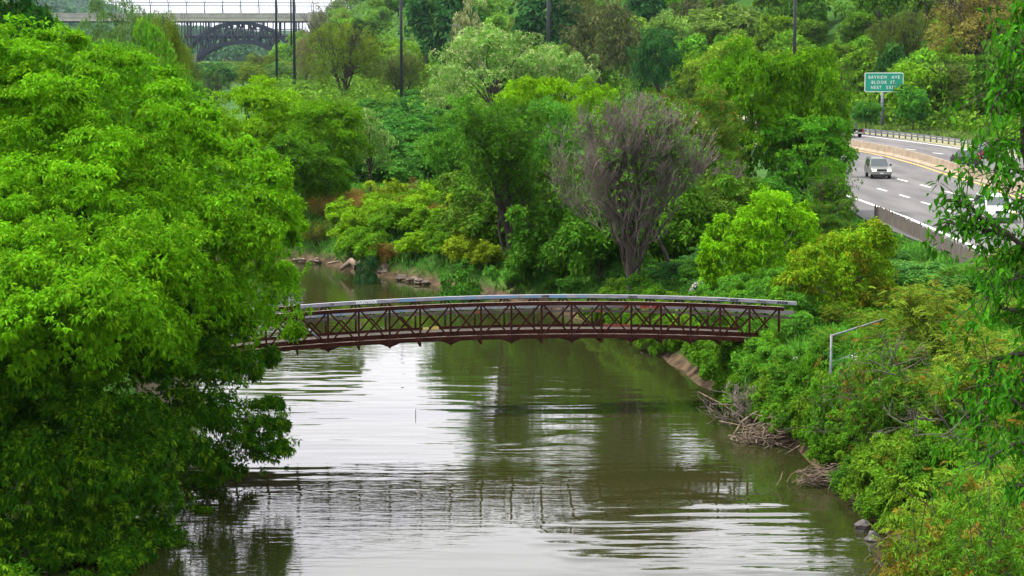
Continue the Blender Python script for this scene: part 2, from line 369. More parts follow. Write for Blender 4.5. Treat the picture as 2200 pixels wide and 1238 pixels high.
# ------------------------------------------------------------------ highway
ZR = 3.50
def strip(name, mat, o0, o1, y0, y1, z, n=60, kind='structure'):
    ys = np.linspace(y0, y1, n); V = []; 
    for y in ys: V += [(road_x(y)+o0, y, z), (road_x(y)+o1, y, z)]
    Fc = [(2*i, 2*i+1, 2*i+3, 2*i+2) for i in range(n-1)]
    return tag(obj(name, fast_mesh(name, V, Fc), mat), kind=kind)
strip('road', M['asphalt'], -14.6, 14.5, 62, 520, ZR, 120)
strip('road_shoulder', M['gravel'], 14.5, 20.5, 62, 520, ZR-.004, 120)
mk = MB()
def ribbon(pts, w):
    pts = [np.array(p) for p in pts]
    for a_, b_ in zip(pts[:-1], pts[1:]):
        d = (b_-a_)[:2]; d = d/np.hypot(*d); n = np.array([-d[1], d[0]])*w/2
        mk.add([(a_[0]-n[0], a_[1]-n[1], ZR+.012), (a_[0]+n[0], a_[1]+n[1], ZR+.012), (b_[0]+n[0], b_[1]+n[1], ZR+.012), (b_[0]-n[0], b_[1]-n[1], ZR+.012)], [(0,1,2,3)])
ribbon([gp(2130,548,ZR), gp(2035,505,ZR), gp(1945,466,ZR), gp(1855,433,ZR), gp(1800,414,ZR)], .28)     # near edge line
ribbon([gp(2250,350,ZR), gp(2165,335,ZR), gp(2080,322,ZR), gp(1970,306.5,ZR), gp(1865,293,ZR), gp(1820,288,ZR)], .30)
def dash(u0, v0, u1, v1, w=.24): ribbon([gp(u0, v0, ZR), gp(u1, v1, ZR)], w)
for u, v in ((1895,408),(1943.5,422),(1990,437.5),(2040,454),(2097,473)): dash(u-10, v-3, u+10, v+3)
for u, v in ((1939,387.5),(1988,400),(2041,414),(2094,430),(2150,447)): dash(u-10.5, v-2.6, u+10.5, v+2.6)
for u, v in ((1887,328),(1941.5,335.5),(1998,344),(2056,353)): dash(u-11, v-1.4, u+11, v+1.4)
for u, v in ((1900.5,313.5),(1957,321.5),(2015,330),(2075,339)): dash(u-11, v-1.4, u+11, v+1.4)
tag(mk.build('road_markings', M['white']), kind='structure')
mk = MB(); ribbon([(road_x(y), y, ZR) for y in np.linspace(90, 380, 50)], .26)
tag(mk.build('median_line', M['yellow']), kind='structure')
# concrete median barrier
def sweep(prof, y0, y1, off, z, n=60, step=None):
    ys = np.linspace(y0, y1, n); V = []; k = len(prof)
    for y in ys: V += [(road_x(y)+off+px, y, z+pz) for px, pz in prof]
    Fc = [(i*k+j, i*k+(j+1) % k, (i+1)*k+(j+1) % k, (i+1)*k+j) for i in range(n-1) for j in range(k)]
    m_ = MB(); m_.add(V, Fc + [tuple(range(k)), tuple(range((n-1)*k, n*k))[::-1]]); return m_
b_ = sweep([(0,-.05),(.72,-.05),(.72,.08),(.50,.33),(.46,1.02),(.26,1.02),(.22,.33),(0,.08)], 80, 420, .55, ZR).build('median_barrier', M['concrete'])
tag(b_, 'long tan concrete median barrier dividing the two directions of the highway', 'barrier')
# far guard rail
gr_off = 18.3
gr = empty('guard_rail', (road_x(240)+gr_off, 240, ZR)); tag(gr, 'double steel guard rail on short posts along the far edge of the highway', 'guard rail')
gpts = [gp(u, v, ZR+.72) for u, v in ((1790,270.5),(1845,277),(1920,284),(2000,292.5),(2080,303),(2170,316),(2260,330))]
def glerp(t):
    t = t*(len(gpts)-1); i = min(int(t), len(gpts)-2); return gpts[i]*(1-(t-i))+gpts[i+1]*(t-i)
off = Vector(gr.location)
for dz in (0, -.30):
    m_ = MB()
    for i in range(36):
        a_ = Vector(glerp(i/36))-off+Vector((0,0,dz)); b2 = Vector(glerp((i+1)/36))-off+Vector((0,0,dz)); m_.bar(a_, b2, .09, .20)
    m_.build('rail_beam', M['galv'], gr)
for i in range(37):
    p = Vector(glerp(i/36))-off; m_ = MB(); m_.box(p.x-.09, p.x+.09, p.y+.06, p.y+.22, -.1, .85); m_.build('rail_post', M['timber'], gr)
# overhead direction sign
sp = gp(1895, 277, ZR); SY = sp[1]; k = SY/F
sg = empty('highway_sign', (sp[0], SY, ZR-.1)); tag(sg, 'green highway direction sign on one grey post behind the guard rail', 'road sign')
pc = at(1898.5, 177, SY); cx = pc[0]-sp[0]; cz = pc[2]-(ZR-.1); hw, hh = 41.5*k, 20.7*k
m_ = MB(); m_.tube([(0,0,0),(0,0,cz-hh*.2)], [.30,.22], 14); m_.build('post', M['galv'], sg, True)
# rounded white border panel, green face proud of it
def rrect(hw, hh, r, y, n=6):
    P = []
    for cx_, cz_, a0 in ((hw-r, hh-r, 0), (-hw+r, hh-r, 90), (-hw+r, -hh+r, 180), (hw-r, -hh+r, 270)):
        for i in range(n+1): t = math.radians(a0+90*i/n); P.append((cx+cx_+r*math.cos(t), cz+cz_+r*math.sin(t)))
    return P
m_ = MB(); m_.prism(rrect(hw, hh, .25, 0), -.30, -.24); m_.build('border_panel', M['white'], sg)
m_ = MB(); m_.prism(rrect(hw-.11, hh-.11, .2, 0), -.32, -.302); m_.build('sign_face', M['sign_green'], sg)
m_ = MB(); m_.bar((cx-hw*.9,-.2,cz+hh*.5),(cx+hw*.9,-.2,cz+hh*.5),.08,.12); m_.bar((cx-hw*.9,-.2,cz-hh*.5),(cx+hw*.9,-.2,cz-hh*.5),.08,.12); m_.build('bracket', M['galv'], sg)
def text_mesh(name, s, size, mat, parent, loc, spacing=1.0, bold=0.0, sx=1.0, shear=0, rot=(PI/2,0,0)):
    cu = bpy.data.curves.new(name, 'FONT'); cu.body = s; cu.size = size; cu.space_character = spacing; cu.align_x = 'CENTER'; cu.align_y = 'CENTER'
    cu.offset = bold; cu.shear = shear; cu.resolution_u = 2
    t = bpy.data.objects.new(name+'_tmp', cu); C.objects.link(t); bpy.context.view_layer.update()
    me = bpy.data.meshes.new_from_object(t.evaluated_get(bpy.context.evaluated_depsgraph_get()))
    bpy.data.objects.remove(t); bpy.data.curves.remove(cu); me.name = name
    me.transform(Matrix.Diagonal((sx, 1, 1, 1))); me.materials.clear()
    o = obj(name, me, mat, parent, loc); o.rotation_euler = rot; return o
for s, u0, u1, v in (('BAYVIEW', 1865.5, 1905, 166.5), ('AVE', 1914, 1932, 166.5), ('BLOOR', 1872, 1904.5, 177.3), ('ST.', 1912, 1924, 177.3), ('NEXT', 1871, 1893, 188.2), ('EXIT', 1904, 1924, 188.2)):
    t_ = text_mesh('lettering', s, 9.4*k, M['white'], sg, (cx+((u0+u1)/2-1898.5)*k, -.326, cz+(177-v)*k), 1.25, .010*9*k, 1.0)
    xs_ = [q.co.x for q in t_.data.vertices]; mid_ = (max(xs_)+min(xs_))/2; f_ = (u1-u0)*k/(max(xs_)-min(xs_))
    for q in t_.data.vertices: q.co.x = (q.co.x-mid_)*f_

# chain-link fence behind the guard rail and its posts
cf = empty('chain_link_fence', (gp(1900,262,ZR)[0], 315, ZR)); tag(cf, 'dull chain-link fence at the foot of the wooded slope behind the road sign', 'fence')
o0 = Vector(cf.location); fp = [Vector(gp(u, v, ZR+.1)) for u, v in ((1780,262),(1830,265.5),(1900,272),(1980,281),(2060,290),(2140,300))]
fp = [Vector((p.x+ (4), p.y+10, ZR))-o0 for p in fp]
m_ = MB()
for a_, b2 in zip(fp[:-1], fp[1:]):
    for j in range(40):
        for sgn in (0, 1):
            t0 = j/40; q0 = a_.lerp(b2, t0); q1 = a_.lerp(b2, min(1, t0+.06)); 
            m_.bar(q0+Vector((0,0,.05 if sgn else 1.75)), q1+Vector((0,0,1.75 if sgn else .05)), .02, .02)
m_.build('wire_mesh', M['mesh_'], cf)
m_ = MB()
for a_, b2 in zip(fp[:-1], fp[1:]): m_.bar(a_+Vector((0,0,1.8)), b2+Vector((0,0,1.8)), .06, .06)
m_.build('top_rail', M['mesh_'], cf)
for a_, b2 in zip(fp[:-1], fp[1:]):
    for j in range(4):
        p = a_.lerp(b2, j/4); m_ = MB(); m_.tube([p, p+Vector((0,0,1.9))], .05, 6); m_.build('fence_post', M['mesh_'], cf)

# near timber fence beside the road
pf = [gp(u, v, 3.3) for u, v in ((1878,474),(1890,479),(1930,499),(1975,521),(2012,541),(2060,566),(2110,595))]
tf = empty('timber_fence', tuple(pf[0])); tag(tf, 'weathered grey board fence with ragged tops below the near road shoulder', 'fence')
o0 = Vector(pf[0]); m_ = MB(); fr = random.Random(3)
tot = sum(np.linalg.norm(b2-a_) for a_, b2 in zip(pf[:-1], pf[1:]))
for a_, b2 in zip(pf[:-1], pf[1:]):
    Ls = np.linalg.norm(b2-a_); n = int(Ls/.24); d = (b2-a_)/Ls; rz = math.atan2(d[1], d[0])
    for i in range(n):
        p = a_+(b2-a_)*(i+.5)/n; h = 1.05+fr.uniform(-.09, .09)+(.12 if i % 7 == 0 else 0); w = .11 if i % 7 else .13
        c_, s_ = math.cos(rz), math.sin(rz); q = Vector(p)-o0
        pts = [(q.x-c_*w, q.y-s_*w), (q.x+c_*w, q.y+s_*w), (q.x+c_*w-s_*.06, q.y+s_*w+c_*.06), (q.x-c_*w-s_*.06, q.y-s_*w+c_*.06)]
        t0, t1 = h+fr.uniform(-.03,.03), h+fr.uniform(-.03,.03)
        m_.add([(x, y, -.3) for x, y in pts]+[(pts[0][0],pts[0][1],t0),(pts[1][0],pts[1][1],t1),(pts[2][0],pts[2][1],t1),(pts[3][0],pts[3][1],t0)],
               [(0,3,2,1),(4,5,6,7),(0,1,5,4),(1,2,6,5),(2,3,7,6),(3,0,4,7)])
m_.build('boards', M['timber'], tf)
m_ = MB()
for a_, b2 in zip(pf[:-1], pf[1:]): m_.bar(Vector(a_)-o0+Vector((.1,.1,.75)), Vector(b2)-o0+Vector((.1,.1,.75)), .05, .1)
m_.build('fence_rail', M['timber'], tf)

# ------------------------------------------------------------------ vehicles (front towards local -Y, x across)
def car(kind, loc, heading, paint, label, group=None):
    r = empty({'suv': 'suv', 'hatch': 'suv', 'sedan': 'car', 'pickup': 'pickup_truck', 'van': 'minivan'}[kind], loc, heading); tag(r, label, {'suv':'suv','hatch':'suv','sedan':'car','pickup':'pickup truck','van':'minivan'}[kind], group)
    P = dict(suv=dict(L=4.85, w=.93, belt=1.12, top=1.80, g0=.42, hood=1.02, wr=.37, c=[(-1.05,1.12),(-.30,1.78),(2.05,1.80),(2.34,1.12)]),
             hatch=dict(L=4.5, w=.91, belt=1.08, top=1.68, g0=.40, hood=.98, wr=.35, c=[(-1.15,1.08),(-.25,1.66),(1.65,1.68),(2.16,1.08)]),
             sedan=dict(L=4.8, w=.90, belt=.95, top=1.45, g0=.36, hood=.90, wr=.33, c=[(-.95,.95),(-.15,1.43),(1.05,1.43),(1.75,.95)]),
             pickup=dict(L=5.7, w=.98, belt=1.20, top=1.85, g0=.50, hood=1.12, wr=.40, c=[(-1.3,1.20),(-.65,1.84),(.85,1.84),(1.0,1.20)]),
             van=dict(L=5.0, w=.97, belt=1.10, top=1.78, g0=.38, hood=.98, wr=.35, c=[(-1.75,1.10),(-.75,1.76),(2.2,1.78),(2.46,1.10)]))[kind]
    h = P['L']/2; w = P['w']; bl = P['belt']; g0 = P['g0']; hd = P['hood']; wr = P['wr']
    ax = (-h+.88, h-.95)
    # body side profile in (y,z) with wheel arches, extruded across x
    prof = [(-h+.05, g0), (-h, g0+.15), (-h+.02, hd-.18), (-h+.18, hd-.02)]
    prof += [(P['c'][0][0], bl), (P['c'][-1][0], bl)]
    if kind == 'sedan': prof += [(h-.1, bl-.02)]
    if kind == 'pickup': prof += [(h-.02, bl-.03)]
    prof += [(h, bl-.15), (h, g0+.1), (h-.06, g0)]
    def arch(a_): return [(a_+(wr+.07)*math.cos(t), max(g0-.02, wr+(wr+.07)*math.sin(t))) for t in np.linspace(.12, PI-.12, 9)]
    prof += [(p[0], p[1]) for p in arch(ax[1])] + [(p[0], p[1]) for p in arch(ax[0])]
    m_ = MB(); n = len(prof)
    def sec(x, q): return [(x, y*(1-q*.012), z) for y, z in prof]
    rows = [sec(-w+.0, 2), sec(-w+.06, 0), sec(w-.06, 0), sec(w, 2)]
    Vv = [p for r_ in rows for p in r_]; Ff = []
    for i in range(3):
        for j in range(n): Ff.append((i*n+j, i*n+(j+1) % n, (i+1)*n+(j+1) % n, (i+1)*n+j))
    m_.add(Vv, Ff)
    bm = bmesh.new(); vs = [bm.verts.new(p) for p in m_.v]
    for f in m_.f: bm.faces.new([vs[i] for i in f])
    for s0 in (0, 3*n):
        f = bm.faces.new([vs[s0+j] for j in range(n)]); bmesh.ops.triangulate(bm, faces=[f])
    bmesh.ops.recalc_face_normals(bm, faces=bm.faces); me = bpy.data.meshes.new('body'); bm.to_mesh(me); bm.free()
    body = obj('body', me, paint, r)
    # cabin: tapered
    c = P['c']; tw = w-.17
    def wz(z): return (w-.03)+(tw-(w-.03))*(z-bl)/(P['top']-bl)
    m_ = MB(); pts = [(y, z) for y, z in c]
    m_.add([(-wz(z), y, z) for y, z in pts]+[(wz(z), y, z) for y, z in pts], [(0,1,2,3),(7,6,5,4),(0,4,5,1),(1,5,6,2),(2,6,7,3),(3,7,4,0)])
    m_.build('cabin', paint, r, bevel=.05)
    # glass panes a few mm proud of the pillars
    def quad_glass(name, q, nrm):
        q = [Vector(p) for p in q]; nv = Vector(nrm).normalized(); mm = MB()
        mm.add([p+nv*.012 for p in q]+[p-nv*.03 for p in q], [(0,1,2,3),(7,6,5,4),(0,4,5,1),(1,5,6,2),(2,6,7,3),(3,7,4,0)]); mm.build(name, M['glass'], r)
    def lerp(a_, b2, t): return (a_[0]+(b2[0]-a_[0])*t, a_[1]+(b2[1]-a_[1])*t)
    def endglass(name, lo, hi, sg_):
        p0, p1 = lerp(lo, hi, .10), lerp(lo, hi, .90)
        quad_glass(name, [(-wz(p0[1])+.08, *p0), (wz(p0[1])-.08, *p0), (wz(p1[1])-.10, *p1), (-wz(p1[1])+.10, *p1)], (0, sg_*(hi[1]-lo[1]), abs(hi[0]-lo[0])))
    endglass('windscreen', c[0], c[1], -1); endglass('rear_window', c[3], c[2], 1)
    zb, zt = bl+.06, P['top']-.10; fb = (zb-bl)/(c[1][1]-bl); ft = (zt-bl)/(c[1][1]-bl)
    yb0, yt0 = lerp(c[0], c[1], fb)[0]+.10, lerp(c[0], c[1], ft)[0]+.10
    yb1, yt1 = lerp(c[3], c[2], fb)[0]-.12, lerp(c[3], c[2], ft)[0]-.12
    nw = 3 if kind in ('suv','van','hatch') else 2
    for s in (-1, 1):
        for i in range(nw):
            f0, f1 = i/nw+.012, (i+1)/nw-.012
            a0, a1 = yb0+(yb1-yb0)*f0, yb0+(yb1-yb0)*f1; b0, b1 = yt0+(yt1-yt0)*f0, yt0+(yt1-yt0)*f1
            quad_glass('side_window', [(s*wz(zb), a0, zb), (s*wz(zb), a1, zb), (s*wz(zt), b1, zt), (s*wz(zt), b0, zt)], (s, 0, .2))
        mm = MB(); mm.box(*sorted((s*(w+.02), s*(w+.20))), c[0][0]+.22, c[0][0]+.34, bl+.0, bl+.17); mm.build('mirror', M['black'] if kind != 'van' else paint, r, bevel=.02)
    for a_ in ax:
        for s in (-1, 1):
            wl = MB(); wl.disc_x((s*(w-.12), a_, wr), wr, .23, 24); wl = wl.build('wheel', M['tyre'], r)
            rm = MB(); rm.disc_x((s*(w-.015), a_, wr), wr*.62, .04, 16); rm.build('rim', M['rim'], wl)
    # front end
    m_ = MB(); m_.box(-.42, .42, -h-.015, -h+.1, hd-.30, hd-.12); m_.build('grille', M['black'], r, bevel=.01)
    m_ = MB(); m_.box(-w+.02, w-.02, -h-.07, -h+.12, g0+.0, g0+.20); m_.build('front_bumper', paint if kind != 'pickup' else M['chrome'], r, bevel=.04)
    m_ = MB(); m_.box(-w+.12, w-.12, -h-.02, -h+.1, g0-.14, g0-.01); m_.build('air_dam', M['black'], r)
    for s in (-1, 1):
        m_ = MB(); m_.box(*sorted((s*.50, s*(w-.06))), -h-.02, -h+.22, hd-.33, hd-.12); m_.build('headlight', M['lamp'] if kind in ('suv','van') else M['chrome'], r, bevel=.02)
    if kind == 'van':
        m_ = MB(); m_.box(w-.06, w+.012, -h+.02, -h+.25, hd-.33, hd-.16); m_.build('turn_signal', M['amber'], r)
    m_ = MB(); m_.box(-.16, .16, -h-.09, -h-.07, g0+.06, g0+.16); m_.build('licence_plate', M['white'], r)
    # rear end
    m_ = MB(); m_.box(-w+.02, w-.02, h-.1, h+.08, g0+.02, g0+.24); m_.build('rear_bumper', M['chrome'] if kind == 'pickup' else paint, r, bevel=.04)
    m_ = MB(); m_.box(-.16, .16, h+.0, h+.022, bl-.42, bl-.30); m_.build('rear_plate', M['white'], r)
    for s in (-1, 1):
        z0, z1 = (bl-.15, bl+.42) if kind == 'hatch' else (bl-.45, bl-.08)
        yy = h-.12 if kind == 'hatch' else h-.06
        if kind == 'hatch': mm = MB(); mm.add([(s*(w-.20), h-.22, z0), (s*(w-.02), h-.30, z0), (s*(w-.02), h+.012, z0), (s*(w-.20), h+.014, z0), (s*(w-.28), h-.5, z1), (s*(w-.10), h-.55, z1), (s*(w-.10), h-.29, z1), (s*(w-.28), h-.28, z1)], [(0,1,2,3),(4,5,6,7),(0,1,5,4),(1,2,6,5),(2,3,7,6),(3,0,4,7)])
        else: mm = MB(); mm.box(*sorted((s*(w-.17), s*(w+.008))), yy, h+.016, z0, z1)
        mm.build('tail_light', M['tail'], r)
    if kind in ('suv', 'hatch'):
        for s in (-1, 1):
            m_ = MB(); m_.bar((s*(tw-.06), c[1][0]+.15, P['top']+.05), (s*(tw-.06), c[2][0]-.15, P['top']+.06), .04, .04)
            m_.box(s*(tw-.06)-.02, s*(tw-.06)+.02, c[1][0]+.2, c[1][0]+.28, P['top']-.03, P['top']+.05); m_.box(s*(tw-.06)-.02, s*(tw-.06)+.02, c[2][0]-.28, c[2][0]-.2, P['top']-.03, P['top']+.05)
            m_.build('roof_rail', M['black'], r)
    if kind == 'pickup':                 # open bed: dark liner set into the top of the body
        m_ = MB(); m_.box(-w+.10, w-.10, c[3][0]+.12, h-.12, bl-.06, bl+.004); m_.build('bed_liner', M['tyre'], r)
        m_ = MB(); m_.box(-w+.10, w-.10, h-.03, h+.014, bl-.48, bl-.10); m_.build('tailgate', paint, r, bevel=.015)
    return r
def on_road(u, v): p = gp(u, v, ZR); return (p[0], p[1], ZR)
def rdir(y, toward):                      # heading so that local -Y points along travel
    dx = road_x(y+6)-road_x(y-6); ang = math.atan2(dx, 12)
    return -ang if toward else PI-ang
p = on_road(1895.5, 385); car('suv', (p[0], p[1]+2.4, ZR), rdir(p[1], True)-.03, M['silver'], 'silver beige four-wheel drive coming towards us with headlights on')
p = on_road(2079, 361); car('hatch', (p[0], p[1]+1.2, ZR), rdir(p[1], False)+.10, M['char'], 'dark grey hatchback suv driving away beside the tan median barrier')
p = on_road(2118, 341); car('sedan', (p[0], p[1]+1.5, ZR), rdir(p[1], False)+.10, M['blackp'], 'black car driving away just beyond the dark grey suv, half behind leaves')
p = on_road(1829, 296); car('pickup', (p[0], p[1]+2.9, ZR), rdir(p[1], False)+.15, M['blackp'], 'black pickup truck driving away, only its tailgate showing past the tree')
p = on_road(2152, 480); car('van', (p[0], p[1]+2.4, ZR), rdir(p[1], True)-.03, M['palep'], 'pale silver minivan coming closer, mostly hidden behind the near leaves')

# ------------------------------------------------------------------ tall dark poles and a street lamp
def pole(u, d, wpx, vb, label):
    pz = terrain(at(u, 98, d)[0], d); x = at(u, 98, d)[0]; r0 = wpx*d/F/2; top = HC+(98+170)/F*d
    o = empty('utility_pole', (x, d, float(pz))); tag(o, label, 'pole', 'tall dark poles rising out of the frame')
    m_ = MB(); m_.tube([(0,0,-.5),(0,0,top-pz)], [r0*1.15, r0*.85], 12); m_.build('shaft', M['dark_steel'], o, True)
    m_ = MB(); m_.bar((-1.4,0,top-pz-.4),(1.4,0,top-pz-.4), .18, .18); m_.build('cross_arm', M['dark_steel'], o)
    return o
pole(1707, 300, 7, 80, 'tall dark pole left of the green road sign')
pole(1178, 330, 7.5, 95, 'tall dark pole above the white-blossomed tree in the middle')
pole(862, 380, 6.2, 120, 'tall dark pole just right of the big olive willow')
pole(632, 520, 5.6, 135, 'tall dark pole left of the big olive willow, thickest of the three by the viaduct')
pole(626, 900, 3.6, 80, 'thin dark pole close beside the taller pole at the right end of the viaduct')
pole(594, 560, 5.0, 118, 'dark pole in front of the right side of the steel arch')
x = at(990, 60, 360)[0]; zt = at(990, 58, 360)[2]; pz = float(terrain(x, 360))
o = empty('street_lamp', (x, 360, pz)); tag(o, 'small pale street lamp standing above the white-blossomed tree', 'street lamp')
m_ = MB(); m_.tube([(0,0,0),(0,0,zt-pz)], [.10,.07], 8); m_.tube([(0,0,zt-pz),(-.5,-.3,zt-pz+.25),(-1.3,-.5,zt-pz+.3)], .06, 6); m_.build('post', M['galv'], o)
m_ = MB(); m_.box(-1.9,-1.1,-.65,-.35, zt-pz+.2, zt-pz+.36); m_.build('lamp_head', M['galv'], o, bevel=.04)

# ------------------------------------------------------------------ pedestrian truss bridge
BA = .129; ca, sa = math.cos(BA), math.sin(BA); BW = 2.44; BD = 89.3; NP = 17; PAN = 1.297
bx0 = at(1131, 722, BD)[0]
br = empty('footbridge', (bx0, BD, 0), BA); tag(br, 'arched brown steel truss footbridge with pale painted handrails covered in graffiti across the river', 'bridge')
def zl(v, t): return at(1131, v, BD+t*ca)[2]                 # height of a photo row at the middle of the bridge
ZB, ZT = zl(722.3, 0), zl(652.3, 0); HS = NP*PAN/2
DROP = .5*((ZB-at(1690, 741, BD+11*sa)[2]) + (ZB-at(600, 741, BD-10*sa)[2]))
def cam_(s): return -DROP*(s/10.9)**2
def s_at(u, t, v=650):
    d = ray(u, v); k_ = d[0]/d[1]; return (k_*(BD+t*ca)-bx0+t*sa)/(ca-k_*sa)
NP += 3; SL = -HS-3*PAN; SS = [SL+i*PAN for i in range(NP+1)]
def along(name, mat, t0, t1, z0, z1, s0=-HS-3*PAN, s1=HS, n=34, bev=0):
    m_ = MB(); V = []
    for i in range(n+1):
        s = s0+(s1-s0)*i/n; c_ = cam_(s); V += [(s, t0, z0+c_), (s, t1, z0+c_), (s, t1, z1+c_), (s, t0, z1+c_)]
    Fc = [(4*i+j, 4*i+(j+1) % 4, 4*i+4+(j+1) % 4, 4*i+4+j) for i in range(n) for j in range(4)]
    m_.add(V, Fc+[(0,1,2,3), (4*n+3,4*n+2,4*n+1,4*n)]); return m_.build(name, mat, br)
for t in (0, BW):
    e = .06
    along('bottom_chord', M['rust'], t-.06, t+.06, ZB-.11, ZB+.07)
    along('chord_lit_top', M['rust_lit'], t-.062, t+.062, ZB+.072, ZB+.082)  # thin pale strip, painted light on the upper face
    along('top_chord', M['rust'], t-.06, t+.06, ZT-.085, ZT+.07, s0=SL-.15, s1=HS+.22)
    along('chord_lit_top', M['rust_lit'], t-.05, t+.05, ZT+.071, ZT+.077, s0=SL-.15, s1=HS+.22)
    for i, s in enumerate(SS):
        m_ = MB(); m_.box(s-.042, s+.042, t-.045, t+.045, ZB+.06+cam_(s), ZT-.07+cam_(s)); m_.build('vertical', M['rust'], br)
    for i in range(NP):
        a_, b2 = SS[i], SS[i+1]
        for (p, q, dt) in ((a_+.10, b2-.10, -.025), (b2-.10, a_+.10, .025)):
            m_ = MB(); m_.bar((p, t+dt, ZT-.08+cam_(p)), (q, t+dt, ZB+.08+cam_(q)), .05, .072); m_.build('diagonal', M['rust'], br)
for i, s in enumerate(SS):
    c_ = cam_(s); m_ = MB(); m_.box(s-.04, s+.04, -.10, BW+.10, ZB-.30+c_, ZB-.115+c_); m_.build('floor_beam', M['rust'], br)
    if i % 2 == 1:
        for t in (-.01, BW-.01):
            m_ = MB(); m_.prism([(s-.42, ZB-.112+c_), (s+.42, ZB-.112+c_), (s+.05, ZB-.26+c_), (s-.05, ZB-.26+c_)], t-.012, t+.012); m_.build('gusset', M['rust'], br)
for i in range(NP):
    m_ = MB(); a_, b2 = SS[i], SS[i+1]; p0, p1 = (.08, BW-.08) if i % 2 else (BW-.08, .08)
    m_.bar((a_, p0, ZB-.2+cam_(a_)), (b2, p1, ZB-.2+cam_(b2)), .05, .05); m_.build('wind_brace', M['rust'], br)
ZD = zl(717, .1)
along('deck', M['deck_wood'], .20, BW-.20, ZD-.05, ZD)
along('near_toe_board', M['rust'], .085, .12, ZD+.0, zl(708, .1)+.0)
FT = BW-.10
along('far_toe_board', M['rust'], FT, FT+.035, zl(705.2, FT), zl(697.2, FT))
RT0, RT1 = BW-.16, BW-.07
zr0, zr1 = zl(641.3, RT0), zl(634.2, RT0)
rs0, rs1 = s_at(645, RT0), s_at(1712, RT0)
along('handrail', M['rail'], RT0, RT1+.08, zr0, zr1, rs0, rs1)
zm0, zm1 = zl(663, RT0), zl(654.6, RT0)
along('middle_rail', M['rail'], RT0, RT1, zm0, zm1, rs0+.2, s_at(1165, RT0), 20)
along('middle_rail', M['rail_mid'], RT0, RT1, zm0, zm1, s_at(1165, RT0)+.003, s_at(1706, RT0), 20)
along('lower_rail', M['plank'], RT0, RT1, zl(672, RT0), zl(666.6, RT0), rs0+.2, s_at(1703, RT0))
for i in range(NP*2):
    s = SS[0]+i*PAN/2; c_ = cam_(s); m_ = MB()
    if i % 2 == 0: m_.box(s-.03, s+.03, RT1, BW-.045, ZB+.5+c_, ZT-.1+c_)
    m_.bar((s-.07, RT0+.02, zm0-.05+c_), (s+.02, RT0+.02, zm0+.03+c_), .05, .05); m_.bar((s, RT0+.02, zr0-.05+c_), (s, RT0+.02, zr0+.01+c_), .07, .05)
    m_.build('rail_bracket', M['dark_steel'], br)
# worn, painted and tagged places on the rails
def patch(u0, u1, z0, z1, mat, t=RT0, f0=.0, f1=1., name='graffiti'):
    return along(name, mat, t-.004, t-.001, z0+(z1-z0)*f0, z0+(z1-z0)*f1, s_at(u0, t), s_at(u1, t), 6)
pr = random.Random(8)
def scribble(u0, u1, mat, zz0=zr0, zz1=zr1, dens=1.0):        # broken blue block letters
    u = u0; m_ = MB()
    while u < u1:
        w = pr.uniform(1.5, 4); s0, s1 = s_at(u, RT0), s_at(u+w, RT0); c_ = cam_(s0); h0 = pr.uniform(.05, .3); h1 = pr.uniform(.65, .95)
        m_.box(s0, s1, RT0-.007, RT0-.002, zz0+(zz1-zz0)*h0+c_, zz0+(zz1-zz0)*h1+c_); u += w+pr.uniform(.0, 1.6)/dens
    return m_.build('graffiti', mat, br)
patch(857, 894, zr0, zr1, M['g_blue'], f0=.08, f1=.9)
scribble(932, 984, M['g_blue'], dens=3); scribble(992, 1026, M['g_blue'], dens=3); scribble(1036, 1112, M['g_blue'], dens=2.5); scribble(1125, 1157, M['g_blue'], dens=3)
patch(1181, 1217, zr0, zr1, M['g_blue'], f0=.1, f1=.9); patch(1241, 1262, zr0, zr1, M['g_blue'], f0=.15, f1=.85)
scribble(683, 702, M['g_blue'], zm0, zm1, 2); scribble(850, 866, M['g_blue'], zm0, zm1, 3)
patch(1549, 1554, zr0, zr1, M['g_black'], f0=.45, f1=.7); patch(1541, 1562, zr0, zr1, M['g_black'], f0=.5, f1=.72)
for u0, u1 in ((1339,1352),(1375,1396),(1400,1418)): patch(u0, u1, zm0, zm1, M['g_red'], f0=.05, f1=.9)
patch(1270, 1296, zm0, zm1, M['rail_mid'], f0=.1, f1=.9)
fz0, fz1 = zl(705.2, FT), zl(697.2, FT)
patch(1296, 1354, fz0, fz1, M['g_red'], t=FT); patch(908, 921, fz0, fz1, M['g_yel'], t=FT, f0=-.1, f1=1); patch(925, 943, fz0, fz1, M['g_yel'], t=FT, f0=.0, f1=1.15)
patch(1020, 1030, zl(672, RT0), zl(666.6, RT0), M['g_oran']); patch(1284, 1290, zl(672, RT0), zl(666.6, RT0), M['g_oran']); patch(1546, 1551, zl(672, RT0), zl(666.6, RT0), M['g_oran'])
patch(600, 628, fz0, fz1, M['g_red'], t=FT, f0=.3)
def tagtext(s_, u, mat, size, spacing=1., z0=zr0, z1=zr1, shear=.2, bold=.004):
    s = s_at(u, RT0); o = text_mesh('graffiti_letters', s_, size, mat, br, (s, RT0-.010, (z0+z1)/2+cam_(s)), spacing, bold, 1, shear)
    o.rotation_euler = (PI/2, math.atan(2*DROP*s/10.9**2), 0)
tagtext('OUNTOCK', 787, M['g_white'], .17, 1.1, bold=.012); tagtext('724', 713, M['g_black'], .12)
tagtext('A990', 1171, M['g_black'], .15, bold=.008); tagtext('SAFA', 1359, M['g_black'], .16, 1.1, bold=.008); tagtext('AIDR', 1577, M['g_black'], .17, bold=.006)
tagtext('Uptown', 1637, M['plank'], .13); tagtext('BAZNK', 1681, M['g_black'], .14, 1.1, bold=.010)
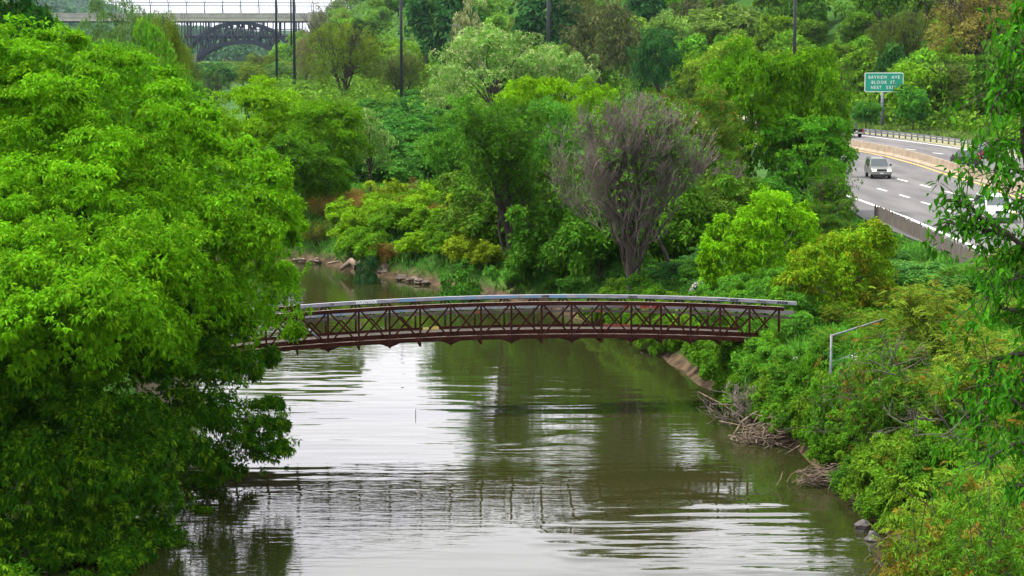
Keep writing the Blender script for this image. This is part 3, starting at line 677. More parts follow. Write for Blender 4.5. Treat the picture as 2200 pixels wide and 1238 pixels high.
tagtext('one', 728, M['g_blue'], .2, 1.0, zm0, zm1, bold=.008); tagtext('AS', 1518, M['g_black'], .12, 1, zm0, zm1); tagtext('VARE', 915, M['g_black'], .12, 1.1, zm0, zm1)
tagtext('SL', 1168, M['g_black'], .13, 1, zm0, zm1)
m_ = MB(); a_ = s_at(663, .6, 690); b2 = s_at(688, .6, 715); m_.tube([(a_, .6, zl(686, .6)+cam_(a_)), (b2, .6, zl(712, .6)+cam_(b2))], .05, 10); m_.build('bent_pipe', M['galv'], br, True)
m_ = MB()
for sgn in (-1, 1):
    s0, s1 = (HS-.1, HS+1.6) if sgn > 0 else (SL-1.6, SL+.1); z = ZB+cam_(HS if sgn > 0 else SL); m_ = MB(); m_.box(s0, s1, -.35, BW+.35, -1, z-.32); m_.build('abutment', M['concrete'], br)

# galvanised pipe-rail fence on the right bank
fa, fb_ = at(1786, 722, 80), at(1900, 686, 84)
pfn = empty('pipe_fence', (fa[0], fa[1], float(terrain(fa[0], fa[1]))-.1)); tag(pfn, 'grey galvanised pipe fence sunk in shrubs right of the footbridge end', 'fence')
o0 = Vector(pfn.location); A_ = Vector(fa)-o0; B_ = Vector(fb_)-o0
m_ = MB(); m_.tube([A_, B_], .04, 8); m_.build('top_rail', M['galv'], pfn, True)
m_ = MB(); m_.tube([A_-Vector((0,0,1.0)), B_-Vector((0,0,1.0))], .014, 8); m_.build('lower_pipe', M['galv'], pfn, True)
for i in range(1):
    p = A_.lerp(B_, i/2); m_ = MB(); m_.tube([(p.x, p.y, -.6), (p.x, p.y, p.z+.06)], .045, 8); m_.build('fence_post', M['galv'], pfn, True)


# ------------------------------------------------------------------ far viaduct
VY = 1500.; k = VY/F
vo = at(520, 98, VY); via = empty('viaduct', (vo[0], VY, 0)); tag(via, 'long viaduct with pale concrete deck on navy steel arches closing the valley', 'bridge')
def vp(u, v, dy=0): p = at(u, v, VY); return (p[0]-vo[0], dy, p[2])
def vbox(name, mat, u0, u1, v0, v1, y0, y1, kk=None):
    a_, b2 = vp(u0, v1), vp(u1, v0); m_ = MB(); m_.box(a_[0], b2[0], y0, y1, a_[2], b2[2]); return m_.build(name, mat, via)
vbox('deck_fascia', M['conc_pale'], -120, 662, 38, 45.4, 0, 26)
vbox('parapet', M['conc_grey'], -120, 662, 29.3, 37.8, -.8, .4); vbox('parapet', M['conc_grey'], -120, 662, 29.3, 37.8, 25, 26.2)
vbox('coping', M['conc_pale'], -120, 662, 28.2, 29.2, -1.2, .8)
vbox('deck_girder', M['blue_steel'], -120, 662, 45.6, 48.4, .5, 25)
vbox('abutment', M['conc_grey'], 662.2, 735, 26.5, 62, -3, 30)
vbox('lower_deck', M['blue_steel'], 395, 650, 77.5, 83.5, 4, 22)
vbox('lower_deck_edge', M['grey_steel'], 395, 650, 73.5, 77.3, 3.5, 22.4)
m_ = MB()
for i in range(110):
    u = 396+i*2.3; a_ = vp(u, 73.5, 3.6); b2 = vp(u, 63.5, 3.6); m_.bar(a_, b2, .28, .28)
a_, b2 = vp(396, 63.5, 3.6), vp(649, 63.5, 3.6); m_.bar(a_, b2, .5, .6); m_.build('lower_railing', M['grey_steel'], via)
up_ = [(400,104),(412,92),(423.6,81),(445,67),(467,56.5),(490,51),(513,48.5),(540,52),(558,57),(576,64),(595,76),(613,90),(622,100)]
lo_ = [(412,140),(421,129),(431,116.5),(448,106),(467,97.5),(490,92.5),(515,90),(535,90.5),(550,93.5),(565,99),(580,107),(597,118),(607,127)]
def arcrib(name, pts, w, y):
    m_ = MB()
    for p, q in zip(pts[:-1], pts[1:]): m_.bar(vp(*p, y), vp(*q, y), 1.4, w, up=(0,-1,0) if False else (0,0,1))
    m_.build(name, M['blue_steel'], via)
for y in (2, 13, 24):
    arcrib('arch_rib', up_, 2.1, y); arcrib('lower_arch_rib', lo_, 2.7, y)
def yat(pts, u): return float(np.interp(u, [p[0] for p in pts], [p[1] for p in pts]))
wr_ = random.Random(1)
for y in (2, 24):
    m_ = MB(); us = np.linspace(424, 600, 15)
    for i in range(14):
        u0, u1 = us[i], us[i+1]
        if i % 2: m_.bar(vp(u0, yat(up_, u0), y), vp(u1, yat(lo_, u1), y), .9, 1.0)
        else: m_.bar(vp(u0, yat(lo_, u0), y), vp(u1, yat(up_, u1), y), .9, 1.0)
        m_.bar(vp(u0, yat(up_, u0), y), vp(u0, yat(lo_, u0), y), .8, .8)
    m_.build('arch_web', M['blue_steel'], via)
for u in (390, 396, 403, 410, 430, 436, 442, 449, 470, 474, 478, 549, 553, 558, 565, 586, 591, 602, 603, 629, 634, 641):
    for y in (2, 24):
        a_ = vp(u+ (0 if y == 2 else 1.2), 48, y); b2 = vp(u+(0 if y == 2 else 1.2), min(yat(up_, u), 92) if 400 < u < 613 else 100, y)
        m_ = MB(); m_.bar(a_, b2, .75, .75); m_.build('column', M['blue_steel'], via)
for u in (429, 434, 441, 448, 586, 591, 596): 
    m_ = MB(); m_.bar(vp(u, 80, 3), vp(u, yat(lo_, u), 3), 1.0, 1.0); m_.build('column', M['blue_steel'], via)
vbox('pier', M['conc_grey'], 405, 422, 118, 175, -2, 28); vbox('pier', M['conc_grey'], 597, 615, 116, 160, -2, 28)
# luminous-veil style barrier: posts and rails standing over the parapet
for i in range(22):
    u = -70+i*39; m_ = MB(); m_.tube([vp(u+3, 28.2, 1), vp(u+2, 12, 1), vp(u-1, -14, 1)], [.34,.28,.2], 6); m_.build('barrier_post', M['grey_steel'], via)
    m_ = MB(); m_.tube([vp(u+30, 28.2, 25), vp(u+30, 9.7, 25), vp(u+33, 0, 25)], [.26,.22,.2], 6); m_.build('barrier_post', M['grey_steel'], via)
for v0, v1, y in ((3.6, 6.6, 1), (9.4, 12, 25)):
    m_ = MB(); m_.bar(vp(-120, v0, y), vp(740, v1, y), .4, .55); m_.build('barrier_rail', M['grey_steel'], via)
m_ = MB()
for i in range(420):
    u = -60+i*1.9; m_.bar(vp(u, 28.2, 1), vp(u, -14, 1), .035, .035)
m_.build('barrier_rods', M['grey_steel'], via)['kind'] = 'stuff'

# ------------------------------------------------------------------ foliage
def unit(a): return a/np.maximum(np.linalg.norm(a, axis=-1, keepdims=True), 1e-9)
def rdirs(n): return unit(rng.normal(size=(n, 3)))
def leaves(P, D, size, wr=.42, tint=None, acc=None, upb=.8):
    """folded lance-shaped leaves: P base, D direction, size length"""
    n = len(P); size = np.broadcast_to(size, (n,))[:, None]
    D = unit(D); up = np.array([0, 0, 1.])*upb + rng.normal(size=(n, 3))*.55
    Wd = unit(np.cross(D, up)); Nn = unit(np.cross(Wd, D))
    tip = P+D*size-np.array([0, 0, 1.])*size*.12
    mid = P+D*size*.42
    l = mid+Wd*size*wr*.5+Nn*size*.07; r = mid-Wd*size*wr*.5+Nn*size*.07
    V = np.stack([P, l, tip, r], 1).reshape(-1, 3); b = np.arange(n)*4
    Fc = np.concatenate([np.stack([b, b+1, b+2], 1), np.stack([b, b+2, b+3], 1)])
    tint = rng.random(n) if tint is None else tint; acc = np.zeros(n) if acc is None else acc
    return V, Fc, np.repeat(tint, 4), np.repeat(acc, 4)
def merge(parts):
    V = []; Fc = []; T = []; A = []; o = 0
    for v, f, t, a_ in parts: V.append(v); Fc.append(f+o); T.append(t); A.append(a_); o += len(v)
    return np.concatenate(V), np.concatenate(Fc), np.concatenate(T), np.concatenate(A)
def foliage_mesh(name, parts):
    V, Fc, T, A = merge(parts) if isinstance(parts, list) else parts
    return fast_mesh(name, V, Fc, {'tint': T, 'acc': A})
def blob_leaves(cen, rad, per, nl, ls, droop=.5, wr=.42, up=.35, accp=.25, center=None, out=.35, fill=.25, flat=1.0, lump=.18):
    """cen (B,3), rad (B,) or (B,3); per sprays per blob, nl leaves a spray"""
    B = len(cen); rad = np.asarray(rad, float); rad = np.repeat(rad[:, None], 3, 1) if rad.ndim == 1 else rad
    d = rdirs(B*per).reshape(B, per, 3); d[..., 2] += up
    if center is not None: d += out*unit(cen-center)[:, None, :]
    d = unit(d)
    ph = rng.uniform(0, 6, (B, 1, 3)); lum = 1+lump*(np.sin(d[..., 0:1]*4+ph[..., 0:1])+np.sin(d[..., 1:2]*5+ph[..., 1:2])+np.sin(d[..., 2:3]*4.5+ph[..., 2:3]))/1.5
    rr = np.where(rng.random((B, per, 1)) < fill, rng.uniform(.3, .9, (B, per, 1)), rng.uniform(.88, 1.06, (B, per, 1)))
    P = (cen[:, None, :]+d*rad[:, None, :]*rr*lum).reshape(-1, 3); dd = d.reshape(-1, 3)
    n = len(P); btint = np.repeat(rng.uniform(-.2, .2, B), per)
    ssz = rng.uniform(.7, 1.25, n)
    outer = (rr.reshape(-1) > .92)
    sacc = np.where(outer & (rng.random(n) < accp), rng.uniform(.4, 1, n), 0)
    stint = np.clip(.5+btint+rng.normal(0, .13, n), 0, 1)
    th = rng.uniform(0, 2*PI, (n, nl)); side = unit(np.cross(dd, [[.3, .2, 1.]])); s2 = np.cross(side, dd)
    L = (side[:, None]*np.cos(th)[..., None]+s2[:, None]*np.sin(th)[..., None])*.95+dd[:, None]*rng.uniform(.1, 1., (n, nl, 1))
    L = L.reshape(-1, 3)+rng.normal(size=(n*nl, 3))*.22; L[:, 2] -= droop
    base = np.repeat(P, nl, 0)+unit(L)*rng.uniform(.05, .5, (n*nl, 1))*ls*.9
    sz = np.repeat(ssz, nl)*ls*rng.uniform(.7, 1.2, n*nl)
    tint = np.clip(np.repeat(stint, nl)+rng.normal(0, .10, n*nl), 0, 1); acc = np.clip(np.repeat(sacc, nl)*rng.uniform(.5, 1.2, n*nl), 0, 1)
    return leaves(base, L, sz, wr, tint, acc)
def shell(n, c, r, fr=(.55, .9), zmin=-.55, wob=.18):
    """n blob centres filling an ellipsoid shell"""
    d = rdirs(n*3); d = d[d[:, 2] > zmin][:n]; f = rng.uniform(*fr, (len(d), 1))
    return np.array(c)+d*np.array(r)*f*(1+wob*rng.normal(size=(len(d), 1))*.5)
def limb_mb(m_, base, fork, targets, r0, seed=0, n=7):
    rr = random.Random(seed); base = Vector(base); fork = Vector(fork)
    pts = [base+(fork-base)*t+Vector((rr.uniform(-.1,.1), rr.uniform(-.1,.1), 0))*min(1, t*3) for t in (0, .12, .35, .6, .85, 1)]
    m_.tube(pts, [r0*1.5, r0*1.1, r0*.95, r0*.85, r0*.78, r0*.7], n+2)
    for T in targets:
        T = Vector(T); s = base.lerp(fork, rr.uniform(.5, 1)); d = T-s; mid = s+d*.5+Vector((rr.uniform(-.08,.08), rr.uniform(-.08,.08), .10))*d.length
        q = [s, s.lerp(mid, .5)+Vector((0,0,.02*d.length)), mid, mid.lerp(T, .5)+Vector((rr.uniform(-.04,.04), 0, .02))*d.length, T]
        m_.tube(q, [r0*.5, r0*.38, r0*.28, r0*.18, r0*.06], n-2)
def branching(m_, p, d, length, r, depth, rr, spread=.5, upw=.25, kids=(3, 4), n=5, shrink=.68, minr=.006, ends=None, wav=.12):
    mm_ = m_ if not isinstance(m_, tuple) else (m_[0] if depth >= m_[2] else m_[1])
    p = Vector(p); d = Vector(d).normalized(); pts = [p]; rad = [r]; seg = 3; q = p.copy(); dd = d.copy()
    for i in range(seg):
        dd = (dd+Vector((rr.gauss(0, wav), rr.gauss(0, wav), rr.gauss(0, wav)+upw*.15))).normalized(); q = q+dd*length/seg; pts.append(q.copy()); rad.append(max(minr, r*(1-(1-shrink)*(i+1)/seg)))
    mm_.tube(pts, rad, max(3, n), cap=False)
    if ends is not None and depth <= 1: ends.append((q.copy(), dd.copy())); ends.append((pts[2].copy(), dd.copy()))
    if depth == 0: return
    for k_ in range(rr.randint(*kids)):
        t = rr.uniform(.35, 1.0); b = pts[min(seg, int(t*seg+.5))]
        e = (dd+Vector((rr.gauss(0, spread), rr.gauss(0, spread), rr.gauss(0, spread*.6)+upw))).normalized()
        branching(m_, b, e, length*rr.uniform(.6, .85), rad[-1]*rr.uniform(.55, .85), depth-1, rr, spread, upw, kids, n-1, shrink, minr, ends, wav)

# crown prototypes at nominal size 10 x 10 x 10 m, base at the origin
def proto(kind, seed, lod=1.0):
    global rng; rng = np.random.default_rng(seed); c = np.array([0, 0, 5.9])
    ls = .25 if lod == 1 else .62
    q = 1.0 if lod == 1 else .20
    sq = lambda r: np.stack([r*1.1, r*1.1, r*.72], 1)
    if kind == 'maple': cen = shell(62, c, (4.3, 4.3, 3.9), (.5, .92), -.85); rad = rng.uniform(.75, 1.35, len(cen)); parts = blob_leaves(cen, sq(rad), int(78*q), 7, ls*1.1, .55, up=.8, center=c, accp=.30, fill=.1, lump=.3)
    if kind == 'round': cen = shell(46, c, (4.0, 4.0, 4.2), (.5, .9), -.9); rad = rng.uniform(.9, 1.5, len(cen)); parts = blob_leaves(cen, sq(rad), int(95*q), 7, ls*1.15, .35, wr=.5, up=.8, center=c, accp=.15, fill=.1, lump=.3)
    if kind == 'willow':
        cen = shell(60, c, (4.3, 4.3, 3.9), (.4, .92), -.7); rad = np.stack([rng.uniform(.6, 1.1, len(cen))]*2+[rng.uniform(1.0, 1.9, len(cen))], 1)
        parts = blob_leaves(cen, rad, int(74*q), 7, ls*.85, .9, wr=.26, center=c, accp=.2, lump=.3)
    if kind == 'locust': cen = shell(70, c, (4.6, 4.6, 3.9), (.35, 1.0), -.6, .35); rad = rng.uniform(.55, 1.15, len(cen)); parts = blob_leaves(cen, sq(rad), int(60*q), 7, ls*.8, .45, wr=.45, center=c, accp=.42)
    if kind == 'sumac': cen = shell(85, c, (4.4, 4.4, 4.2), (.4, 1.0), -.95, .3); rad = rng.uniform(.45, .95, len(cen)); parts = blob_leaves(cen, sq(rad), int(56*q), 7, ls*.95, .4, wr=.36, up=.7, center=c, accp=.28, fill=.1, lump=.3)
    if kind == 'open':
        cen = shell(60, c, (4.5, 4.5, 4.0), (.35, 1.05), -.8, .3); rad = rng.uniform(.35, .85, len(cen)); parts = blob_leaves(cen, rad, int(40*q), 6, ls*.8, .4, wr=.4, center=c, accp=.2)
    if kind == 'bush':
        cen = shell(44, (0, 0, 3.2), (4.3, 4.3, 5.2), (.3, 1.0), -.35, .4); cen[:, 2] = np.abs(cen[:, 2]); rad = rng.uniform(.7, 1.6, len(cen)); parts = blob_leaves(cen, rad, int(44*q), 6, ls*2.4, .45, wr=.42, lump=.35, center=np.array([0,0,1.]), accp=.2)
    if kind == 'spire': # dense wispy column of upright shoots
        cen = shell(40, (0, 0, 4.6), (4.2, 4.2, 5.), (.3, .95), -.8, .4); rad = np.stack([rng.uniform(.5, .9, len(cen))]*2+[rng.uniform(1.2, 2.0, len(cen))], 1); parts = blob_leaves(cen, rad, int(60*q), 6, ls, -.5, wr=.3, center=c, accp=.4, lump=.3)
    me = foliage_mesh('crown', [parts])
    m_ = MB(); pick = cen[rng.choice(len(cen), min(len(cen), 16 if lod == 1 else 7), replace=False)]
    limb_mb(m_, (0, 0, -.3), (rng.uniform(-.3,.3), rng.uniform(-.3,.3), 4.4), pick, .20, seed, 7 if lod == 1 else 5)
    if kind in ('open', 'willow') and lod == 1:
        for t in range(5): branching(m_, (0, 0, 1.2), (math.cos(t*1.3)*.5, math.sin(t*1.3)*.5, 1), 3.6, .16, 4, random.Random(seed+t), .38, .3, (2, 4), 6, .6, .02)
    tr = MB(); tr.v, tr.f = m_.v, m_.f
    me2 = bpy.data.meshes.new('trunk'); me2.from_pydata(tr.v, [], tr.f); me2.update()
    return me, me2
PROTO = {}
def get_proto(kind, i=0, lod=1.0):
    key = (kind, i, lod)
    if key not in PROTO: PROTO[key] = proto(kind, sum(map(ord, kind))*7+i*131+int(lod*10), lod)
    return PROTO[key]
MATOF = dict(maple='leaf', round='leaf_plain', willow='leaf_plain', locust='leaf_bloom', sumac='leaf_red', open='leaf_plain', bush='leaf_plain', spire='leaf_plain')
tr_r = random.Random(21)
def place_tree(name, kind, x, y, h, w, color, label, cat='tree', group=None, lod=1.0, var=None, mat=None, depth=None, z=None, bark='bark'):
    i = tr_r.randint(0, 1) if var is None else var
    me, me2 = get_proto(kind, i, lod)
    z0 = float(terrain(x, y)) if z is None else z
    o = empty(name, (x, y, z0), tr_r.uniform(0, 6.28)); o.scale = (w/10, (depth or w)/10, h/10); tag(o, label, cat, group)
    m = M[mat or MATOF[kind]]
    if me.materials and me.materials[0] != m: me = me.copy(); me.materials.clear(); PROTO[(kind, i, lod)] = (me, me2)
    obj('crown' if cat != 'shrub' else 'foliage', me, m, o, color=color)
    obj('trunk' if cat != 'shrub' else 'stems', me2, M[bark], o)
    return o
LIME=(.165,.36,.002); GREEN=(.06,.18,.003); MID=(.085,.23,.003); DARK=(.018,.085,.008); OLIVE=(.135,.215,.012); PALE=(.17,.30,.05); BLUEG=(.03,.13,.03); OLV2=(.09,.14,.015); TAN=(.27,.21,.07); SUM=(.055,.155,.006)
def px_tree(u, d, vtop, wpx, kind, color, label, name='broadleaf_tree', hpx=None, **kw):
    x = at(u, 300, d)[0]; z0 = float(terrain(x, d)); top = at(u, vtop, d)[2]; h = max(1.0, top-z0); w = wpx*d/F
    return place_tree(name, kind, x, d, h/1.0, w*1.02, color, label, **kw)

# ---- named trees of the middle distance
T = px_tree
T(545,172,172,250,'maple',LIME,'bright lime round tree between the big left tree and the olive willow')
T(690,167,205,215,'maple',MID,'mid green tree with dark hollows above the reddish riverside brush')
T(610,158,290,200,'round',GREEN,'dark green lower tree with shaded trunk at the edge of the reddish brush')
T(700,160,330,130,'maple',GREEN,'small rounded green tree in front of the mid green one')
T(795,178,232,120,'locust',(.11,.27,.03),'slim pale-tipped tree with a short forked trunk at the meadow edge')
T(740,440,36,185,'willow',OLIVE,'large olive willow with visible dark trunk left of centre', name='willow_tree', bark='bark')
T(862,432,108,130,'willow',OLV2,'smaller brownish olive willow right of the large one', name='willow_tree')
T(570,650,118,130,'willow',OLIVE,'low rounded olive willow below the steel arch', name='willow_tree')
T(492,640,138,90,'spire',(.26,.19,.04),'orange-tinged tree left of the round olive willow under the arch')
T(462,420,150,70,'open',(.07,.16,.03),'small dark sparse tree in the gap below the left foot of the arch')
T(1060,300,40,250,'locust',(.16,.33,.05),'tall tree covered in white blossom in the middle of the valley', name='blossoming_locust_tree')
T(960,275,140,120,'locust',(.14,.31,.04),'lower white-blossomed tree at the left foot of the tall one', name='blossoming_locust_tree')
T(1215,300,92,150,'locust',(.15,.32,.045),'white-blossomed tree right of the tall one, below a dark pole', name='blossoming_locust_tree')
T(1160,175,152,190,'maple',LIME,'bright lime tree just below the blossoming trees')
T(1270,215,172,130,'maple',LIME,'small lime tree behind the top of the dead grey tree')
T(985,156,215,170,'round',(.10,.29,.02),'soft green tree behind the left half-bare tree')
T(1175,150,212,180,'round',(.085,.28,.025),'rounded feathery green tree above the centre of the footbridge')
T(1200,150,330,170,'sumac',SUM,'dense reddish-tipped tree between the half-bare tree and the dead one', name='sumac_tree')
T(1120,138,380,170,'sumac',(.06,.18,.014),'dark reddish-tipped tree close behind the half-bare trunk', name='sumac_tree')
T(1240,134,430,150,'sumac',(.07,.20,.02),'low reddish-green tree at the left foot of the dead tree', name='sumac_tree')
T(1370,140,188,240,'sumac',SUM,'wide russet-tipped tree behind the crown of the dead tree', name='sumac_tree')
T(1490,143,180,240,'sumac',(.09,.20,.016),'russet-tipped tree left of the tall green locust', name='sumac_tree')
T(1420,140,340,190,'sumac',(.07,.18,.016),'dark russet tree just right behind the dead tree', name='sumac_tree')
T(1545,150,270,190,'sumac',(.07,.20,.014),'russet-green tree behind the small bare thicket', name='sumac_tree')
T(1610,152,95,240,'maple',(.085,.24,.004),'tall green tree left of the one below the dark pole', name='locust_tree')
T(1725,154,84,230,'maple',(.08,.225,.004),'tall green tree whose top touches the foot of the dark pole', name='locust_tree')
T(1790,196,150,90,'open',(.09,.22,.02),'thin open tree against the hillside left of the road sign')
T(1735,150,236,240,'maple',(.075,.27,.014),'full mid green tree hiding the highway left of the silver vehicle')
T(1660,136,380,150,'round',(.05,.19,.012),'shaded green tree behind the lime riverside tree')
T(1795,142,400,110,'sumac',(.075,.22,.014),'green tree beside the timber fence end', name='sumac_tree')
T(1770,126,430,140,'sumac',(.06,.19,.012),'dark green tree between the lime tree and the yellow one', name='sumac_tree')
T(1050,137,455,130,'sumac',(.055,.17,.008),'low green tree hiding the foot of the half-bare tree on its left', name='sumac_tree')
T(1180,132,500,130,'sumac',(.06,.18,.008),'low green tree between the feet of the half-bare and the dead tree', name='sumac_tree')
T(1275,128,540,100,'sumac',(.06,.16,.008),'low brownish-green tree at the left foot of the dead tree trunk', name='sumac_tree')
T(1465,127,500,120,'maple',(.07,.2,.006),'low green tree right of the foot of the dead tree', name='sumac_tree')
T(1130,135,450,110,'maple',(.075,.21,.006),'green tree reaching down to the footbridge rail between the two bare trees', name='broadleaf_tree')
T(1235,130,455,110,'sumac',(.07,.18,.008),'olive green tree left of the dead tree, its crown level with the leaning snag', name='sumac_tree')
T(1530,126,500,110,'maple',(.08,.23,.006),'green tree touching the left side of the bright lime maple')
# upper left
T(0,106,-60,420,'round',DARK,'dark green tree in the top left corner')
T(110,116,58,300,'maple',(.07,.22,.012),'shaded green tree next to the top left corner')
T(200,128,58,260,'maple',(.09,.28,.014),'green tree in front of the left end of the viaduct')
T(300,132,68,270,'maple',(.11,.31,.014),'yellow-green tree below the pale poplars')
T(235,265,-6,150,'locust',(.10,.20,.05),'pale poplar standing against the left part of the viaduct', name='poplar_tree', var=0, mat='leaf_plain')
T(325,255,0,170,'locust',(.11,.21,.05),'second pale poplar against the viaduct, the wider one', name='poplar_tree', var=1, mat='leaf_plain')
T(365,210,42,150,'willow',OLIVE,'olive rounded tree left of the steel arch', name='willow_tree')
T(395,168,150,130,'maple',(.09,.27,.014),'green tree below the olive one left of the arch')
T(435,180,205,110,'maple',(.075,.24,.013),'darker green tree where the big left tree meets the lime one')
T(400,330,120,90,'willow',(.12,.2,.03),'small olive tree at the left foot of the arch', name='willow_tree')

# ---- half-bare tree and the dead tree on the far bank
def custom_tree(name, label, parts, wood, color, mat, base, cat='tree', bark='bark', group=None):
    o = empty(name, base); tag(o, label, cat, group)
    if parts is not None: obj('crown', foliage_mesh('crown', parts), M[mat], o, color=color)
    for nm, mb_, bm_ in wood: mb_.build(nm, M[bm_], o, True)
    return o
def bare_tree(label, u, d, vtop, spreadpx, seed, stems, bark, leafy=0, name='bare_tree', r0=.2, leafcol=GREEN, depth=5, minr=.012, kids=(2, 4), lean=None, vb=None):
    rr = random.Random(seed); x = at(u, 400, d)[0]; z0 = float(terrain(x, d)); H = at(u, vtop, d)[2]-z0; S = spreadpx*d/F/2
    mt = MB(); mw = MB(); m_ = (mt, mw, depth-1); ends = []
    tp_ = [Vector((0,0,-.3)), Vector((.05,0,H*.08)), Vector((rr.uniform(-.15,.15),0,H*.2)), Vector((rr.uniform(-.4,.4),0,H*.36)), Vector((rr.uniform(-.6,.6),0,H*.52))]
    mt.tube(tp_, [r0*1.7, r0*1.35, r0*1.2, r0*.9, r0*.55], 9)
    for i in range(stems):
        t = 2*PI*i/stems*2.4+rr.uniform(-.4, .4); f = (i+.3)/stems; tilt = S/H*rr.uniform(.5, 1.25)*(1.1-.5*f)
        k_ = f*3.4+.3; j_ = min(3, int(k_)); b0_ = tp_[j_].lerp(tp_[j_+1], min(1, k_-j_)); b0_.z = max(b0_.z, .1)
        dd = Vector((math.cos(t)*tilt*1.25, math.sin(t)*tilt*.8, 1))
        branching(m_, b0_, dd, H*.275*(1.08-.35*f), r0*rr.uniform(.45, .75), depth, rr, .40, .38, kids, 7, .60, minr, ends, .16)
    if lean: branching(m_, (.3,0,0), lean, H*.4, r0*.8, 4, rr, .4, .4, (2,3), 7, .6, minr, ends, .1)
    parts = None
    if leafy and ends:
        E = np.array([list(e[0]) for e in ends]); sel = rng.random(len(E)) < leafy; E = E[sel]
        parts = [blob_leaves(E, rng.uniform(.3, .75, len(E)), 14, 6, .15, .4, accp=.2)]
    return custom_tree(name, label, parts, [('trunk', mt, 'bark'), ('twigs', mw, bark)], leafcol, 'leaf_plain', (x, d, z0), bark=bark)
bare_tree('half-bare tree with dark forked trunk and thin green leaves above the middle of the footbridge', 1098, 131, 190, 420, 4, 9, 'bark', .28, 'half_bare_tree', .17, (.055,.17,.006), 5, .010, (2, 3))
bare_tree('leafless grey-brown tree with a fan of fine twigs behind the footbridge', 1355, 115.5, 182, 255, 9, 15, 'twig', .012, 'dead_tree', .17, (.10,.25,.02), 5, .012, (3, 5), lean=None)
bare_tree('small leafless thicket of thin upright stems right of the dead tree', 1555, 139, 320, 120, 12, 7, 'twig', .02, 'bare_tree', .10, depth=4, minr=.013, kids=(3, 4))
bare_tree('small bare grey shrub tree in front of the trees left of the highway', 1790, 133, 350, 80, 15, 6, 'twig', .05, 'bare_tree', .08, depth=4, minr=.012, kids=(3, 4))
# leaning snag beside the dead tree
x = at(1450, 610, 117)[0]; z0 = float(terrain(x, 117)); m_ = MB(); e = at(1372, 455, 117)
m_.tube([(0,0,-.2), Vector(at(1430,545,117))-Vector((x,117,z0)), Vector(at(1400,490,117))-Vector((x,117,z0)), Vector(e)-Vector((x,117,z0))], [.14,.11,.08,.05], 7)
m_.tube([Vector(at(1411,505,117))-Vector((x,117,z0)), Vector(at(1440,465,117.5))-Vector((x,117,z0)), Vector(at(1462,440,118))-Vector((x,117,z0))], [.07,.05,.03], 6)
custom_tree('snag', 'dark leaning bare trunk with one side branch right of the dead tree', None, [('trunk', m_, 'bark')], GREEN, 'leaf', (x, 117, z0))

# ---- trees whose crown outline is read from the photograph and given real depth
def poly_blobs(poly, n, d0, half, r0, r1, edge=230., front=.75, seed=0):
    P = np.array(poly, float); r = np.random.default_rng(seed); out = []; rad = []
    A = P; B = np.roll(P, -1, 0); lo, hi = P.min(0), P.max(0)
    while len(out) < n:
        q = r.uniform(lo, hi); t = np.clip(((q-A)*(B-A)).sum(1)/((B-A)**2).sum(1), 0, 1); dist = np.hypot(*(q-A-(B-A)*t[:, None]).T).min()
        c = ((A[:, 1] > q[1]) != (B[:, 1] > q[1])); xi = A[:, 0]+(q[1]-A[:, 1])/np.where(B[:, 1] == A[:, 1], 1e-9, B[:, 1]-A[:, 1])*(B[:, 0]-A[:, 0])
        if (c & (q[0] < xi)).sum() % 2 == 0: continue
        e = min(dist, edge)/edge; dep = half*math.sqrt(max(0.02, 1-(1-e)**2)); R = r.uniform(r0, r1)
        need = R*F/d0*.85
        if dist < need: R = max(.28, dist/F*d0/.95)
        s = -1 if r.random() < front else 1
        cap = 70824/max(300., q[1]-98)-R*1.3; wl_ = min(1, max(0, (480-q[0])/260))*min(1, max(0, (q[1]-330)/330))*(d0 < 78 and d0 > 72); dc = min(d0*(1-wl_)+65.5*wl_, cap+half*.3)
        out.append(at(q[0], q[1], min(dc+s*dep*r.uniform(.55, 1.0)**.6, cap if q[1] > 950 else 999))); rad.append(R)
    return np.array(out), np.array(rad)
P1 = [(-150,20),(0,62),(110,70),(180,80),(300,118),(400,190),(440,215),(480,290),(560,312),(600,360),(640,410),(645,470),(632,545),(628,590),(650,622),(690,640),(688,662),(640,675),(645,700),(676,716),(620,735),(585,770),(420,800),(200,820),(-150,800)]
P2 = [(-150,500),(60,480),(200,500),(420,600),(560,690),(612,750),(560,815),(590,850),(600,905),(628,955),(590,1010),(560,1035),(470,1050),(432,1110),(415,1170),(320,1200),(262,1260),(-150,1330)]
rng = np.random.default_rng(77)
